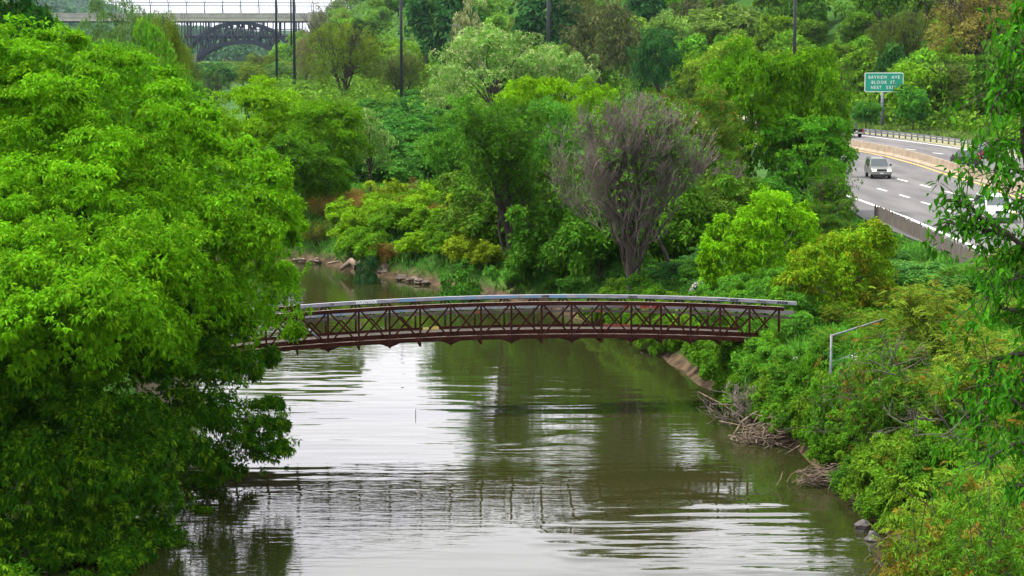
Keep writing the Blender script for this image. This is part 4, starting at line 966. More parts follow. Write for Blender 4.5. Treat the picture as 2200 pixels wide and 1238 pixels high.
for poly, n, d0, half, r0, r1, lab, sd_, base, per, col in (
        (P1, 250, 76, 7.5, .5, 1.25, 'huge lime-green maple filling the upper left, its right boughs hanging over the footbridge end', 3, (-19.5, 82), 150, (.11,.315,.003)),
        (P2, 250, 74, 3.5, .45, 1.15, 'big shaded maple in the lower left with boughs drooping to the river', 4, (-20.5, 75), 150, (.030,.115,.002))):  # lower crown: shade put into a darker leaf colour
    cen, rad = poly_blobs(poly, n, d0, half, r0, r1, seed=sd_); z0 = float(terrain(*base)); b0 = np.array([base[0], base[1], z0])
    cc = cen-b0; ctr = cc.mean(0); big = blob_leaves(cc, np.stack([rad, rad, rad*.68], 1), per, 8, .170, .75, wr=.36, up=.9, accp=.38, center=ctr, out=.45, fill=.06, lump=.36)
    c2, r2 = poly_blobs(poly, 120, d0+1.2, 1.2, 1.2, 1.8, seed=sd_+50); c2 = c2[c2[:, 2] > 2.2]; r2 = r2[:len(c2)]; big2 = blob_leaves(c2-b0, r2, 95, 8, .19, .7, wr=.45, up=.3, lump=.3)
    m_ = MB(); ok = cc[(cc[:, 2] > 5) & (cc[:, 1] > -2.5) & (cc[:, 2] < 11.5) & (cc[:, 0] < np.percentile(cc[:, 0], 75))]; ok = ok if len(ok) > 5 else cc[cc[:, 2] > np.median(cc[:, 2])]; pk = ok[rng.choice(len(ok), min(len(ok), 26), replace=False)]*[.85,.85,.95]; limb_mb(m_, (0,0,-.5), (ctr[0]*.5, ctr[1]*.5, ctr[2]*.6), pk, .34, 5, 8)
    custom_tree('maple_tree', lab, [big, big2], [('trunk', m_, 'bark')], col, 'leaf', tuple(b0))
for poly, n, d0, half, r0, r1, lab, sd_, per, col, mat, nm, lsz, nl in (
        ([(1640,410),(1700,425),(1755,480),(1765,560),(1720,660),(1560,660),(1510,600),(1505,530),(1530,470),(1590,455)], 110, 110, 2.6, .3, .75, 'bright lime maple behind the right part of the footbridge', 6, 80, (.17,.42,.004), 'leaf', 'maple_tree', .20, 7),
        ([(1915,478),(1850,490),(1790,500),(1690,560),(1665,600),(1690,640),(1720,700),(1760,740),(1860,730),(1900,660),(1920,560)], 110, 98, 2.4, .28, .65, 'yellow-green maple with dull red inner leaves at the right end of the footbridge', 7, 85, (.15,.32,.006), 'leaf_yel', 'maple_tree', .17, 7)):
    cen, rad = poly_blobs(poly, n, d0, half, r0, r1, edge=90, front=.6, seed=sd_); x0 = float(cen[:, 0].mean()); z0 = float(terrain(x0, d0)); b0 = np.array([x0, d0, z0]); cc = cen-b0; ctr = cc.mean(0)
    big = blob_leaves(cc, rad, per, nl, lsz, wr=.36, up=.6, accp=.4, center=ctr, lump=.4, droop=.8)
    m_ = MB(); limb_mb(m_, (0,0,-.4), (0,0,ctr[2]*.8), cc[rng.choice(len(cc), 24, replace=False)], .16, 3, 7)
    custom_tree(nm, lab, [big], [('trunk', m_, 'bark')], col, mat, tuple(b0))

# ---- near tree with big drooping leaves at the right edge
rng = np.random.default_rng(5)
nd = 24.; tb = at(2196, 500, nd); nb = (tb[0]+.15, nd+.1, 3.0); B0 = np.array(nb)
m_ = MB(); tp = [at(2290, 1500, nd), at(2280, 1100, nd), at(2252, 700, nd), at(2225, 430, nd), at(2205, 280, nd), at(2215, 60, nd), at(2225, -120, nd)]
m_.tube([(0,0,-.4), (0,0,3)] + [tuple(p-B0) for p in tp], [.24,.2,.15,.13,.11,.09,.075,.06,.045], 9)
BO = [[(2195,-20),(2160,30),(2140,70),(2120,85)], [(2190,120),(2150,110),(2130,130)], [(2190,260),(2150,210),(2110,195),(2090,240)], [(2188,330),(2140,300),(2100,300),(2100,330)],
      [(2188,390),(2140,360),(2100,370),(2090,395)], [(2200,560),(2130,505),(2070,470),(2045,440),(2022,432)], [(2130,505),(2060,490),(2010,480),(1990,470)], 
      [(2200,600),(2150,590),(2110,600),(2085,640)], [(2195,700),(2150,670),(2110,660),(2100,690)], [(2195,760),(2140,760),(2090,780),(2085,800)], [(2200,900),(2150,870),(2100,830),(2080,830)],
      [(2200,960),(2150,950),(2110,970),(2060,1000)], [(2190,440),(2150,430),(2120,445)], [(2190,800),(2130,840),(2080,900),(2050,930)], [(2200,1050),(2160,1040),(2120,1050)],
      [(2240,60),(2260,200),(2290,260)], [(2230,400),(2290,430),(2330,500)], [(2230,700),(2300,740),(2350,800)], [(2200,200),(2170,180),(2140,190)], [(2190,530),(2160,540),(2120,560)]]
LP = []; LD = []; LT = []
for bi, bo in enumerate(BO):
    dz = rng.uniform(-1.2, 1.0); pts = [at(u, v, nd+dz*i/len(bo)) - B0 for i, (u, v) in enumerate(bo)]
    pts = [q+np.array([.20,0,0]) for q in pts]; m_.tube([tuple(p) for p in pts], list(np.linspace(.035, .009, len(pts))), 6)
    n = (23 if bi in (8,9,10,11,12,14,15,18) else 31)*len(pts)
    for i in range(n):
        t = (i+.5)/n*(len(pts)-1); j = min(int(t), len(pts)-2); p = pts[j]*(1-t+j)+pts[j+1]*(t-j); ax_ = unit(pts[j+1]-pts[j])
        w = .10+.24*(t/(len(pts)-1))**.5
        if rng.random() < .17:           # side twig carrying a tuft of hanging leaves
            e = p+rng.normal(size=3)*w*.75; bt = rng.random()
            m_.tube([tuple(p), tuple((p+e)/2+np.array([0,0,.03])), tuple(e)], .005, 4)
            for q in range(9): LP.append(e+rng.normal(size=3)*.06); d_ = rng.normal(size=3)*.55+ax_*.3; d_[2] -= .75; LD.append(d_); LT.append(bt)
        else:
            LP.append(p+rng.normal(size=3)*.05); d_ = rng.normal(size=3)*.7+ax_*.5; d_[2] -= .55; LD.append(d_); LT.append(rng.random())
LT = np.array(LT)
lf = leaves(np.array(LP), np.array(LD), rng.uniform(.08, .155, len(LP)), .38, np.clip(LT+rng.normal(0, .15, len(LT)), 0, 1), (rng.random(len(LT)) < .25)*rng.uniform(.3, 1, len(LT)), upb=1.1)
custom_tree('broadleaf_tree', 'near tree at the right edge with large drooping dark green leaves over the highway view', [lf], [('trunk', m_, 'bark')], (.035,.16,.006), 'leaf_big', nb)
# tiny bright leaf tips at the very bottom right
sp_ = at(2130, 1262, 20); m_ = MB(); m_.tube([(0,0,-8.4), (.02,0,-3), (0,0,0)], [.035,.02,.008], 5); P_ = []; D_ = []
for i in range(40): P_.append([rng.uniform(-.35,.35), rng.uniform(-.2,.2), rng.uniform(-.12,.10)-.02]); D_.append([rng.uniform(-1,1), rng.uniform(-.4,.4), rng.uniform(-.1,.5)])
for i in range(14): a_ = np.array(P_[i]); m_.tube([(0,0,-.5), tuple(a_*.5+np.array([0,0,-.25])), tuple(a_)], .006, 4)
custom_tree('sapling', 'tips of a bright yellow-green sapling poking in at the bottom right corner', [leaves(np.array(P_), np.array(D_), rng.uniform(.10,.18,40), .3, rng.random(40), rng.random(40))], [('trunk', m_, 'bark')], (.36,.52,.015), 'leaf', tuple(sp_))

# ---- feather-leaved sumac shrubs on the right bank (pinnate fronds)
def fronds(P, D, L, npair, ls, tint, acc):
    n = len(P); D = unit(D); up = np.array([0,0,1.]); side = unit(np.cross(D, up+rng.normal(size=(n,3))*.25)); V = []; 
    pos = []; dr = []; tt = []; aa = []
    for j in range(npair):
        f = .2+.8*j/(npair-1); c = P+D*L[:, None]*f-up*(L[:, None]*f*f*.35)
        for s in (-1, 1): pos.append(c); dr.append(side*s+D*.55-up*.25+rng.normal(size=(n,3))*.12); tt.append(tint); aa.append(acc)
    pos = np.concatenate(pos); return leaves(pos, np.concatenate(dr), np.repeat(1., len(pos))*ls*rng.uniform(.75, 1.15, len(pos)), .32, np.clip(np.concatenate(tt)+rng.normal(0,.08,len(pos)),0,1), np.concatenate(aa), upb=1.6)
def sumac_shrub(seed, h, w, nst, nf, L=.42, npair=7, ls=.13):
    global rng; rng = np.random.default_rng(seed); rr = random.Random(seed); m_ = MB(); ends = []
    for i in range(nst):
        t = 2*PI*i/nst+rr.uniform(-.4,.4); tl = rr.uniform(.2, 1)*w/h*.55
        branching(m_, (math.cos(t)*.15, math.sin(t)*.15, -.3), (math.cos(t)*tl, math.sin(t)*tl, 1), h*.48, .045, 2, rr, .5, .25, (2, 3), 5, .6, .010, ends, .15)
    E = np.array([list(e[0]) for e in ends]); k_ = rng.integers(0, len(E), nf); P = E[k_]+rng.normal(size=(nf,3))*[.3,.3,.22]*w/3
    D = rdirs(nf)*[1,1,.5]; D[:, 2] += .25; bt = rng.uniform(.25, .75, len(E))[k_]
    redE = (rng.random(len(E)) < .22)[k_]
    return foliage_mesh('foliage', [fronds(P, D, L*rng.uniform(.7,1.2,nf), npair, ls, np.clip(bt+rng.normal(0,.1,nf),0,1), np.where(redE & (rng.random(nf) < .6), rng.uniform(.4,1,nf), 0))]), m_
SUMP = []
for i in range(3):
    me, m_ = sumac_shrub(400+i, 3.0, 3.2, 7, 620); t_ = bpy.data.meshes.new('stems'); t_.from_pydata(m_.v, [], m_.f); t_.update(); SUMP.append((me, t_))
def put_shrub(name, label, group, prot, x, y, sx, sy, sz, color, mat, bark='bark_grey', z=None, cat='shrub'):
    me, t_ = prot; z0 = float(terrain(x, y)) if z is None else z
    o = empty(name, (x, y, z0), tr_r.uniform(0, 6.28)); o.scale = (sx, sy, sz); tag(o, label, cat, group)
    if not me.materials: me.materials.append(M[mat])
    a_ = obj('foliage', me, None, o, color=color); b2 = obj('stems', t_, M[bark], o); return o
rs = random.Random(44)
SHC = [(.08,.22,.010), (.12,.24,.012), (.07,.20,.012), (.15,.24,.014), (.10,.19,.012)]
spots = []
for i in range(900):                      # scatter on the near right bank
    y = rs.uniform(47, 96); x = rs.uniform(11.6, 12+ (y*.245-11)+2.5); s = float(river_sd(x, y))
    if s < .5: continue
    if y > 84 and x < 14.5 and 86 < y < 94: continue
    if y < 67 and x < 13.7+max(0, (60-y))*.02: continue
    if any((x-a_)**2+(y-b2)**2 < 1.9**2 for a_, b2 in spots): continue
    spots.append((x, y))
for i, (x, y) in enumerate(sorted(spots, key=lambda q: q[1])[:72]):
    e_ = rs.uniform(.45, .9)*(1.15 if y < 62 else .8); big = .75
    put_shrub('sumac_shrub', 'feather-leaved green sumac shrub with reddish tips on the near right bank', 'sumac shrubs covering the near right bank', SUMP[i % 3], x, y, e_, e_, e_*big, rs.choice(SHC), 'leaf_red')
# a few big ones with their own place
for (u, v, d, s, lab) in ((2080,1010,52,1.05,'large sumac shrub at the lower right edge overhanging the shallows'), (2170,1120,49,1.0,'dark sumac shrub in the bottom right corner'), (1985,1100,58,.62,'low sumac bough reaching over the water near the two dark stones'),
                          (2000,640,84,.95,'rust-tinged sumac below the near tree, above the pipe fence end'), (2110,760,70,1.1,'tall sumac at the right edge under the near tree'), (1900,760,72,.75,'sumac with bare reddish stems below the pipe fence')):
    p = at(u, v, d); gz = float(terrain(p[0], d)); h = max(1.2, p[2]-gz+.9)
    put_shrub('sumac_shrub', lab, None, SUMP[rs.randint(0,2)], p[0], d, s*1.25, s*1.25, h/3.0, rs.choice(SHC), 'leaf_red')

# ---- generic shrubs and bushes along the far bank, meadow and river edge
def shrubs(n, region, sz, cols, label, group, kind='bush', mat=None, name='shrub', var=None, mind=.8, seed=1, hz=(.7,1.0), lod=1.0, tries=4000, minsd=.9):
    r_ = random.Random(seed); sp = []
    for _ in range(tries):
        if len(sp) >= n: break
        x, y = region(r_)
        if x is None: continue
        if float(river_sd(x, y)) < minsd: continue
        if any((x-a_)**2+(y-b2)**2 < (sz[0]*mind)**2 for a_, b2 in sp): continue
        sp.append((x, y)); w = r_.uniform(*sz)
        place_tree(name, kind, x, y, w*r_.uniform(*hz), w, r_.choice(cols), label, 'shrub', group, var=var, mat=mat, lod=lod)
    return sp
def px_region(poly_, z=2.9):
    us = [p[0] for p in poly_]; vs = [p[1] for p in poly_]
    def inside(u, v):
        c = False; j = len(poly_)-1
        for i in range(len(poly_)):
            if (poly_[i][1] > v) != (poly_[j][1] > v) and u < (poly_[j][0]-poly_[i][0])*(v-poly_[i][1])/(poly_[j][1]-poly_[i][1])+poly_[i][0]: c = not c
            j = i
        return c
    def f(r_):
        u, v = r_.uniform(min(us), max(us)), r_.uniform(min(vs), max(vs))
        if not inside(u, v): return None, None
        p = gp(u, v, z); return p[0], p[1]
    return f
BG = [(.18,.36,.006), (.15,.33,.006), (.11,.27,.006), (.22,.33,.01)]
shrubs(40, px_region([(655,515),(760,470),(900,455),(1040,480),(1060,560),(1010,590),(900,575),(780,560),(670,545)]), (2.4,3.8), BG, 'bright green bush on the far riverbank left of the half-bare tree', 'bright bushes on the far riverbank', seed=3, hz=(.55,.85))
shrubs(28, px_region([(650,440),(760,435),(900,438),(1000,450),(1000,500),(900,490),(820,520),(740,470),(660,510)]), (2.2,3.4), [(.22,.15,.03),(.20,.17,.03),(.24,.13,.035),(.17,.19,.02)], 'reddish-brown brush at the back of the far riverbank', 'reddish brush behind the bright bushes', kind='spire', seed=4, hz=(.45,.7), mat='leaf_plain', name='brush')
shrubs(42, px_region([(1010,600),(1050,540),(1200,560),(1500,580),(1540,650),(1500,690),(1300,690),(1150,640)], 2.0), (1.4,2.4), [(.06,.2,.02),(.08,.24,.02),(.05,.17,.03)], 'green riverside bush below the dead and half-bare trees', 'bushes below the bare trees', seed=5, hz=(.35,.6), mind=.6)
shrubs(44, px_region([(1010,470),(1200,470),(1600,480),(1560,565),(1300,575),(1120,560),(1020,530)]), (3.6,5.6), [(.055,.17,.008),(.07,.19,.008),(.05,.15,.01),(.075,.16,.01)], 'tall dense undergrowth bush between the trees behind the footbridge', 'tall bushes between the trees behind the footbridge', seed=51, hz=(.75,1.1), mind=.6)
shrubs(26, px_region([(1400,790),(1400,700),(1560,690),(1720,690),(1750,760),(1700,830),(1580,850),(1500,800)], 1.6), (1.2,2.3), [(.10,.29,.018),(.08,.25,.02),(.13,.33,.018)], 'leafy green bush under the right end of the footbridge', 'bushes under the right end of the footbridge', seed=6, hz=(.7,1.0), mat='leaf_plain')
shrubs(44, px_region([(770,330),(800,250),(930,240),(960,320),(940,390),(860,400),(790,420)]), (6.0,9.0), [(.05,.19,.018),(.04,.16,.018),(.065,.21,.02)], 'vine-smothered dark green bush in the thicket behind the meadow', 'vine-covered bushes behind the meadow', seed=7, hz=(.45,.65), kind='bush', mind=.55)
shrubs(18, px_region([(1890,535),(2040,605),(2200,690),(2200,760),(2050,690),(1900,640)], 3.2), (2.2,3.6), [(.06,.19,.035),(.07,.22,.03),(.10,.25,.03)], 'dark green bush on the slope below the timber fence', 'bushes below the timber fence', seed=8, hz=(.28,.45))
def edge_reg(r_):
    y = r_.uniform(66, 118); xs = sorted([(q[1], q[0]) for q in RB if 60 < q[1] < 140]); x = float(np.interp(y, [a_ for a_, _ in xs], [b2 for _, b2 in xs]))
    return x+r_.uniform(-.1, 1.5), y
shrubs(118, edge_reg, (1.2,2.3), [(.08,.22,.008),(.10,.25,.01),(.06,.18,.010),(.12,.25,.012)], 'small green bush leaning over the right waterline', 'bushes along the right waterline', seed=61, hz=(.7,1.1), mind=.26, minsd=-.3)
for (u, d, vt, w, col, lab) in ((1905,102,580,110,(.20,.46,.012),'vivid lime bush right of the yellow-green maple'), (870,260,208,55,(.025,.12,.02),'small dark round bush at the back of the thicket'), (785,139,542,60,(.03,.10,.03),'dark hummock bush beside the driftwood on the far bank'),
                                (1000,126,560,120,(.06,.2,.016),'dark bush left of the half-bare trunk'), (1895,76,975,95,(.03,.15,.02),'dark grassy tussock above the lower branch pile'), (1775,84,880,100,(.04,.19,.03),'bluish green tuft right of the twig pile'), (1850,81,880,110,(.06,.24,.03),'bright grassy tuft on the bank above the lower branch pile')):
    px_tree(u, d, vt, w, 'bush', col, lab, name='bush', cat='shrub')

for (u, d, vt, w, kd, col, lab) in ((1790,77,795,90,'bush',(.08,.24,.01),'green bush wrapped round the base of the pipe fence post'), (1840,78,770,90,'bush',(.11,.25,.012),'light green bush under the pipe fence rail'), (1900,79,745,90,'bush',(.10,.22,.012),'olive green bush under the far end of the pipe fence rail'), (1740,82,745,80,'bush',(.08,.24,.008),'green bush left of the pipe fence post')):
    px_tree(u, d, vt, w, kd, col, lab, name='bush', cat='shrub')
# ---- hillside trees
KINDS = [('round',(.06,.175,.010),'dark green round tree on the wooded hillside','dark'), ('round',(.105,.245,.010),'mid green round tree on the wooded hillside','mid'), ('maple',(.155,.31,.010),'bright green clumpy tree on the wooded hillside','bright'),
         ('willow',OLIVE,'olive feathery tree on the wooded hillside','olive'), ('willow',OLV2,'dull brown-green tree on the wooded hillside','brown'), ('maple',(.16,.31,.03),'pale green tree on the wooded hillside','pale')]
hr_ = random.Random(99); hs = []
for _ in range(30000):
    if len(hs) >= 298: break
    y = 262*math.exp(hr_.uniform(0, 1.75)); u = hr_.uniform(600, 2280); x = (u-1100)/F*y
    fx = float(np.interp(y, FY, FX))
    if x < fx-1: continue
    z = float(terrain(x, y)); v = VH+(HC-z)*F/y
    if v-12*F/y < -150 and v < -40: continue
    if x < road_x(y)+26 and y < 420: continue
    sp = 4.3+.0055*(y-250)
    if any((x-a_)**2+(y-b2)**2 < sp**2 for a_, b2, *_ in hs): continue
    hs.append((x, y, u, v))
for x, y, u, v in hs:
    n_ = math.sin(x/19+1)+math.cos(y/31+x/40)+hr_.uniform(-1.1, 1.1)
    i = 0 if n_ < -1.6 else 1 if n_ < -.2 else 2 if n_ < .7 else 5 if n_ < 1.2 else 3 if n_ < 1.8 else 4
    kd, col, lab, gn = KINDS[i]; s = hr_.uniform(.8, 1.25); w = (8.2+.006*(y-250))*s*hr_.uniform(.9,1.2); h = (9+.004*(y-250))*s*hr_.uniform(.9, 1.15)
    col = tuple(c*hr_.uniform(.85, 1.2) for c in col)
    place_tree('broadleaf_tree', kd, x, y, h, w, col, lab, 'tree', gn+' hillside trees', lod=.5)
for (u, d, vt, w, kd, col, lab) in ((2120,345,-25,330,'willow',(.24,.21,.045),'wide tan leafless-looking tree near the top right'), (1930,360,10,150,'willow',OLV2,'brown-green tree above the road sign'), (2060,315,130,260,'willow',(.085,.14,.018),'dark olive tree mass right of the road sign'),
        (1290,430,-10,210,'willow',(.09,.11,.035),'dull brown tree at the top, left of the deep green ones'), (1500,470,-12,150,'willow',(.085,.10,.035),'brown tree at the top between two dark green ones'), (1410,400,60,120,'round',(.03,.13,.022),'dark blue-green round tree in the middle of the hillside'),
        (1385,520,-20,110,'round',(.03,.12,.022),'very dark tree at the top edge above the pale green one'), (1180,520,-30,170,'round',(.03,.12,.022),'very dark tree by the pole at the top edge'), (960,540,-30,190,'round',(.03,.12,.022),'dark tree at the top edge left of the cream blossom'),
        (1005,420,-5,80,'locust',(.20,.24,.09),'cream-coloured blossoming tree at the top edge'), (1420,440,20,140,'maple',(.16,.29,.05),'pale green tree on the hillside above the dark round one'), (1560,450,5,190,'maple',(.15,.25,.04),'pale olive tree with visible dark limbs on the hillside'),
        (1860,300,215,70,'maple',(.05,.2,.02),'green tree left behind the road sign post'), (1960,296,190,80,'maple',(.06,.23,.02),'green tree right behind the road sign post'), (1915,330,100,90,'round',(.03,.12,.018),'dark tree directly behind the road sign'), (1990,318,160,70,'maple',(.08,.26,.02),'bright green tree just right of the road sign'),
        (660,560,70,60,'willow',(.20,.19,.08),'pale brown tree between the poles and the large olive willow'), (690,900,12,60,'willow',(.20,.22,.10),'pale tree at the right end of the viaduct'), (640,760,95,60,'round',(.07,.17,.05),'blue-green tree at the foot of the dark pole')):
    px_tree(u, d, vt, w, kd, col, lab, lod=(1.0 if d < 430 and w > 100 else .5))
# valley floor fill towards the viaduct and beyond: individual trees, then the far wood as one mass
vf = random.Random(17); cnt = 0
for _ in range(4000):
    if cnt >= 60: break
    y = vf.uniform(560, 1450); u = vf.uniform(400, 660); x = (u-1100)/F*y
    if abs(y-1500) < 40: continue
    zt_ = HC-(135-VH)/F*y-float(terrain(x, y)); zt_ = max(zt_, 2.5) if u < 612 else 11
    place_tree('broadleaf_tree', vf.choice(['maple','round','willow']), x, y, min(vf.uniform(7, 11), zt_), vf.uniform(9, 14), vf.choice([(.08,.22,.03),(.10,.2,.035),(.05,.16,.03),OLIVE]), 'hazy green tree on the valley floor before the viaduct', 'tree', 'valley floor trees before the viaduct', lod=.5); cnt += 1
fr_ = np.random.default_rng(9); rng = fr_
N_ = 1500; y = fr_.uniform(1650, 3900, N_); x = (fr_.uniform(-100, 820, N_)-1100)/F*y; z = terrain(x, y)
cen = np.stack([x, y, z+5], 1); V_, F_, T_, A_2 = blob_leaves(cen, fr_.uniform(6, 11, N_), 26, 4, 3.4, .2, wr=.8, lump=.1)
ff = obj('distant_forest', foliage_mesh('distant_forest', [(V_, F_, T_, A_2)]), M['leaf_plain'], color=(.06,.15,.06)); tag(ff, 'distant wooded hills beyond the viaduct', 'forest', kind='stuff')  # leaf colour paled, distance haze painted into it

N_ = 2600; y = 255*np.exp(fr_.uniform(0, 1.6, N_)); u_ = fr_.uniform(590, 2280, N_); x = (u_-1100)/F*y; z = terrain(x, y)
ok = ((x > road_x(y)+25) | (y > 430)) & ~((u_ > 1500) & (x < road_x(y)+25)) | ((u_ < 1050) & (y > 250)); x, y, z = x[ok], y[ok], z[ok]
rad_ = fr_.uniform(1.6, 3.0, len(x))*(.7+y/700); cen = np.stack([x, y, z+rad_*.25], 1)
ff = obj('undergrowth', foliage_mesh('undergrowth', [blob_leaves(cen, np.stack([rad_, rad_, rad_*.75], 1), 40, 4, .95, .3, wr=.5, lump=.35)]), M['leaf_plain'], color=(.10,.22,.010)); tag(ff, 'dense green undergrowth between the hillside trees', 'undergrowth', kind='stuff')
# ---- grass and weeds (stuff)
rng = np.random.default_rng(31)
def weeds(name, n, reg, size, col, mat='leaf_plain', wr=.16, up=1.3, acc=.1, clump=.5, minsd=.25, lab=None, cat='grass'):
    X, Y = reg(n); s = river_sd(X, Y); k_ = s > minsd; X, Y = X[k_], Y[k_]; Z = terrain(X, Y)
    keep = ~((X > road_x(Y)-14.9) & (X < road_x(Y)+21)); X, Y, Z = X[keep], Y[keep], Z[keep]
    D = rng.normal(size=(len(X), 3))*.6; D[:, 2] = up
    t = np.clip(.5+.25*np.sin(X*1.3+2*np.sin(Y*.7))+rng.normal(0, .18, len(X)), 0, 1)
    o = obj(name, foliage_mesh(name, [leaves(np.stack([X, Y, Z-.03], 1), D, rng.uniform(.6, 1.4, len(X))*size, wr, t, (rng.random(len(X)) < acc)*1.)]), M[mat], color=col)
    return tag(o, lab, cat, kind='stuff')
def box_reg(x0, x1, y0, y1): return lambda n: (rng.uniform(x0, x1, n), rng.uniform(y0, y1, n))
weeds('bank_grass', 90000, lambda n: (lambda Y: (rng.uniform(8, Y*.25+3), Y))(0) if 0 else (rng.uniform(8.5, 27, n), rng.uniform(46, 112, n)), .42, (.10,.30,.025), lab='tall bright grass on the right bank')
weeds('bank_weeds', 40000, box_reg(9, 27, 46, 112), .28, (.11,.27,.03), wr=.5, up=.6, lab='leafy weeds on the right bank', cat='weeds', mat='leaf_red', acc=.05)
weeds('meadow_grass', 60000, box_reg(-22, 26, 108, 200), .55, (.085,.25,.022), lab='green meadow grass beyond the river', wr=.2)
weeds('verge_grass', 26000, lambda n: (lambda Y: (road_x(Y)+rng.uniform(20.5, 27, n), Y))(rng.uniform(200, 370, n)), .7, (.15,.24,.05), lab='rough grass behind the guard rail', wr=.2)
weeds('fence_grass', 24000, lambda n: (lambda Y: (road_x(Y)+rng.uniform(-24, -15.2, n), Y))(rng.uniform(100, 175, n)), .4, (.08,.24,.035), lab='dark green grass below the timber fence', wr=.2)

# ---- white blossom clumps on small bushes
for (u, v, d, w, lab) in ((1712,808,80,46,'small white-flowering bush right of the twig tangle'), (1905,872,72,60,'white-flowering weeds on the right bank'), (1830,800,76,50,'pale pink-white flowering weeds below the pipe fence'), (895,408,186,34,'white-flowering shrub in the meadow'), (925,415,184,26,'second white-flowering shrub in the meadow, the right one'), (1500,632,120,60,'white-flowering weeds behind the footbridge rail')):
    dd_ = np.arange(55, 260, .5); pz_ = np.array([at(u, v, q) for q in dd_]); hit = np.argmax(pz_[:, 2] < terrain(pz_[:, 0], dd_)+.5); d = float(dd_[hit]); p = pz_[hit]
    gz = float(terrain(p[0], d)); h = max(.5, p[2]-gz); w_ = w*d/F; n = 16
    cen = np.stack([rng.normal(0, w_*.28, n), rng.normal(0, w_*.2, n), h+rng.normal(0, w_*.28, n)], 1)
    cen[:, 2] = np.maximum(cen[:, 2], .15)
    V_ = blob_leaves(cen, rng.uniform(.08, .15, n), 12, 5, .06, 0, wr=.9, accp=1); m_ = MB()
    for q in cen: m_.tube([(0,0,-.1), tuple(q*[.5,.5,.6]), tuple(q)], .012, 4)
    o = empty('flowering_shrub', (p[0], d, gz)); tag(o, lab, 'shrub'); obj('blossom', foliage_mesh('blossom', [V_]), M['leaf_plain'], o, color=(.62,.58,.62)); m_.build('stems', M['bark_grey'], o)

# ---- driftwood, twig tangles, stones
def pile(name, label, cen, spread, n, ln, rad, seed, bias=(0,0,0), cat='driftwood', extra=()):
    rr = random.Random(seed); o = empty(name, tuple(cen)); tag(o, label, cat); m_ = MB()
    for i in range(n):
        p = Vector((rr.gauss(0, spread[0]), rr.gauss(0, spread[1]), abs(rr.gauss(0, spread[2])))); d = Vector((rr.gauss(0,1)+bias[0], rr.gauss(0,1)+bias[1], rr.gauss(0,.35)+bias[2])).normalized(); L_ = ln*rr.uniform(.4, 1.3)
        q = d.orthogonal()*rr.uniform(-.15, .15)*L_; r_ = rad*rr.uniform(.4, 1.2)
        m_.tube([p-d*L_*.5, p-d*L_*.15+q, p+d*L_*.2+q*.6, p+d*L_*.5], [r_, r_*.9, r_*.7, r_*.35], 5)
    for a_, b2, r_ in extra: a_ = Vector(a_)-Vector(cen); b2 = Vector(b2)-Vector(cen); mid = (a_+b2)/2+Vector((0,0,.06)); m_.tube([a_, mid, b2], [r_, r_*.85, r_*.55], 8)
    m_.build('branches', M['drift'], o); return o
c = gp(1672, 945, .15); pile('driftwood_pile', 'tangled grey-brown driftwood pile on the right waterline', (c[0], c[1]+.3, .0), (.75,.6,.42), 330, 1.0, .028, 2,
     extra=[(at(1500,842,88), at(1600,900,86), .03), (at(1545,905,85.5), at(1640,930,84), .028), (at(1530,868,87), at(1612,878,86), .022)]+[(at(1558,972,82.5), at(1592,908,84), .055), (at(1592,908,84), at(1640,880,85), .06), (at(1566,962,82.6), at(1590,975,82.3), .03), (at(1620,925,83.5), at(1662,885,84.5), .07), (at(1700,905,84), at(1725,868,85), .17), (at(1710,965,82), at(1708,940,82.3), .05)])
m_ = MB(); rr = random.Random(6); c = at(1600, 900, 86)
for a_ in range(15):
    branching(m_, (rr.uniform(-.5,.9), rr.uniform(-.4,.5), rr.uniform(-.6,.1)), (rr.uniform(-1.0,.55), rr.uniform(-.3,.3), rr.uniform(.3,1.2)), .95, .034, 3, rr, .6, .1, (2,3), 5, .7, .009, None, .2)
o = empty('fallen_branches', tuple(c)); tag(o, 'bare grey twigs of a fallen tree arching over the water above the driftwood pile', 'branches'); m_.build('branches', M['twig'], o)
c = gp(1790, 1045, .0); pile('fallen_branches', 'long fallen branches heaped with dead leaves lying over the water at lower right', (c[0]+.1, c[1]+.2, .12), (.7,.35,.22), 230, .9, .022, 3, bias=(1.6,.5,.15), cat='branches',
     extra=[(at(1650,1058,75), at(1900,985,77), .05), (at(1720,1062,74.5), at(1900,1010,76.5), .045), (at(1755,1072,74), at(1870,1020,75.5), .04), (at(1820,1010,77), at(1900,960,79), .03)])
for u, v, d, n_, lab in ((1880,830,72,16,'bare grey sticks poking out of the sumacs below the pipe fence'), (1830,900,76,18,'long bare sticks arching over the bright tussock'), (2010,890,62,16,'dead brown branches in the middle of the right bank'), (1960,760,70,12,'short dead branches among red-tipped sumacs')):
    p = at(u, v, d); gz = float(terrain(p[0], d)); o = empty('dead_branches', (p[0], d, gz)); tag(o, lab, 'branches'); m_ = MB(); rr = random.Random(u)
    for i in range(n_//2): branching(m_, (rr.uniform(-.8,.8), rr.uniform(-.5,.5), max(.1, p[2]-gz-.7)+rr.uniform(0,.4)), (rr.uniform(-1.2,1.0), rr.uniform(-.5,.2), rr.uniform(.1,.6)), .8, .024, 3, rr, .45, .05, (1,3), 5, .7, .007, None, .15)
    m_.build('branches', M['bark_grey'], o)
c = gp(1840, 1078, .0); pile('twig_clump', 'small dark clump of dead twigs at the tip of the fallen branches', (c[0], c[1], .05), (.16,.16,.14), 90, .35, .015, 8, cat='twigs')
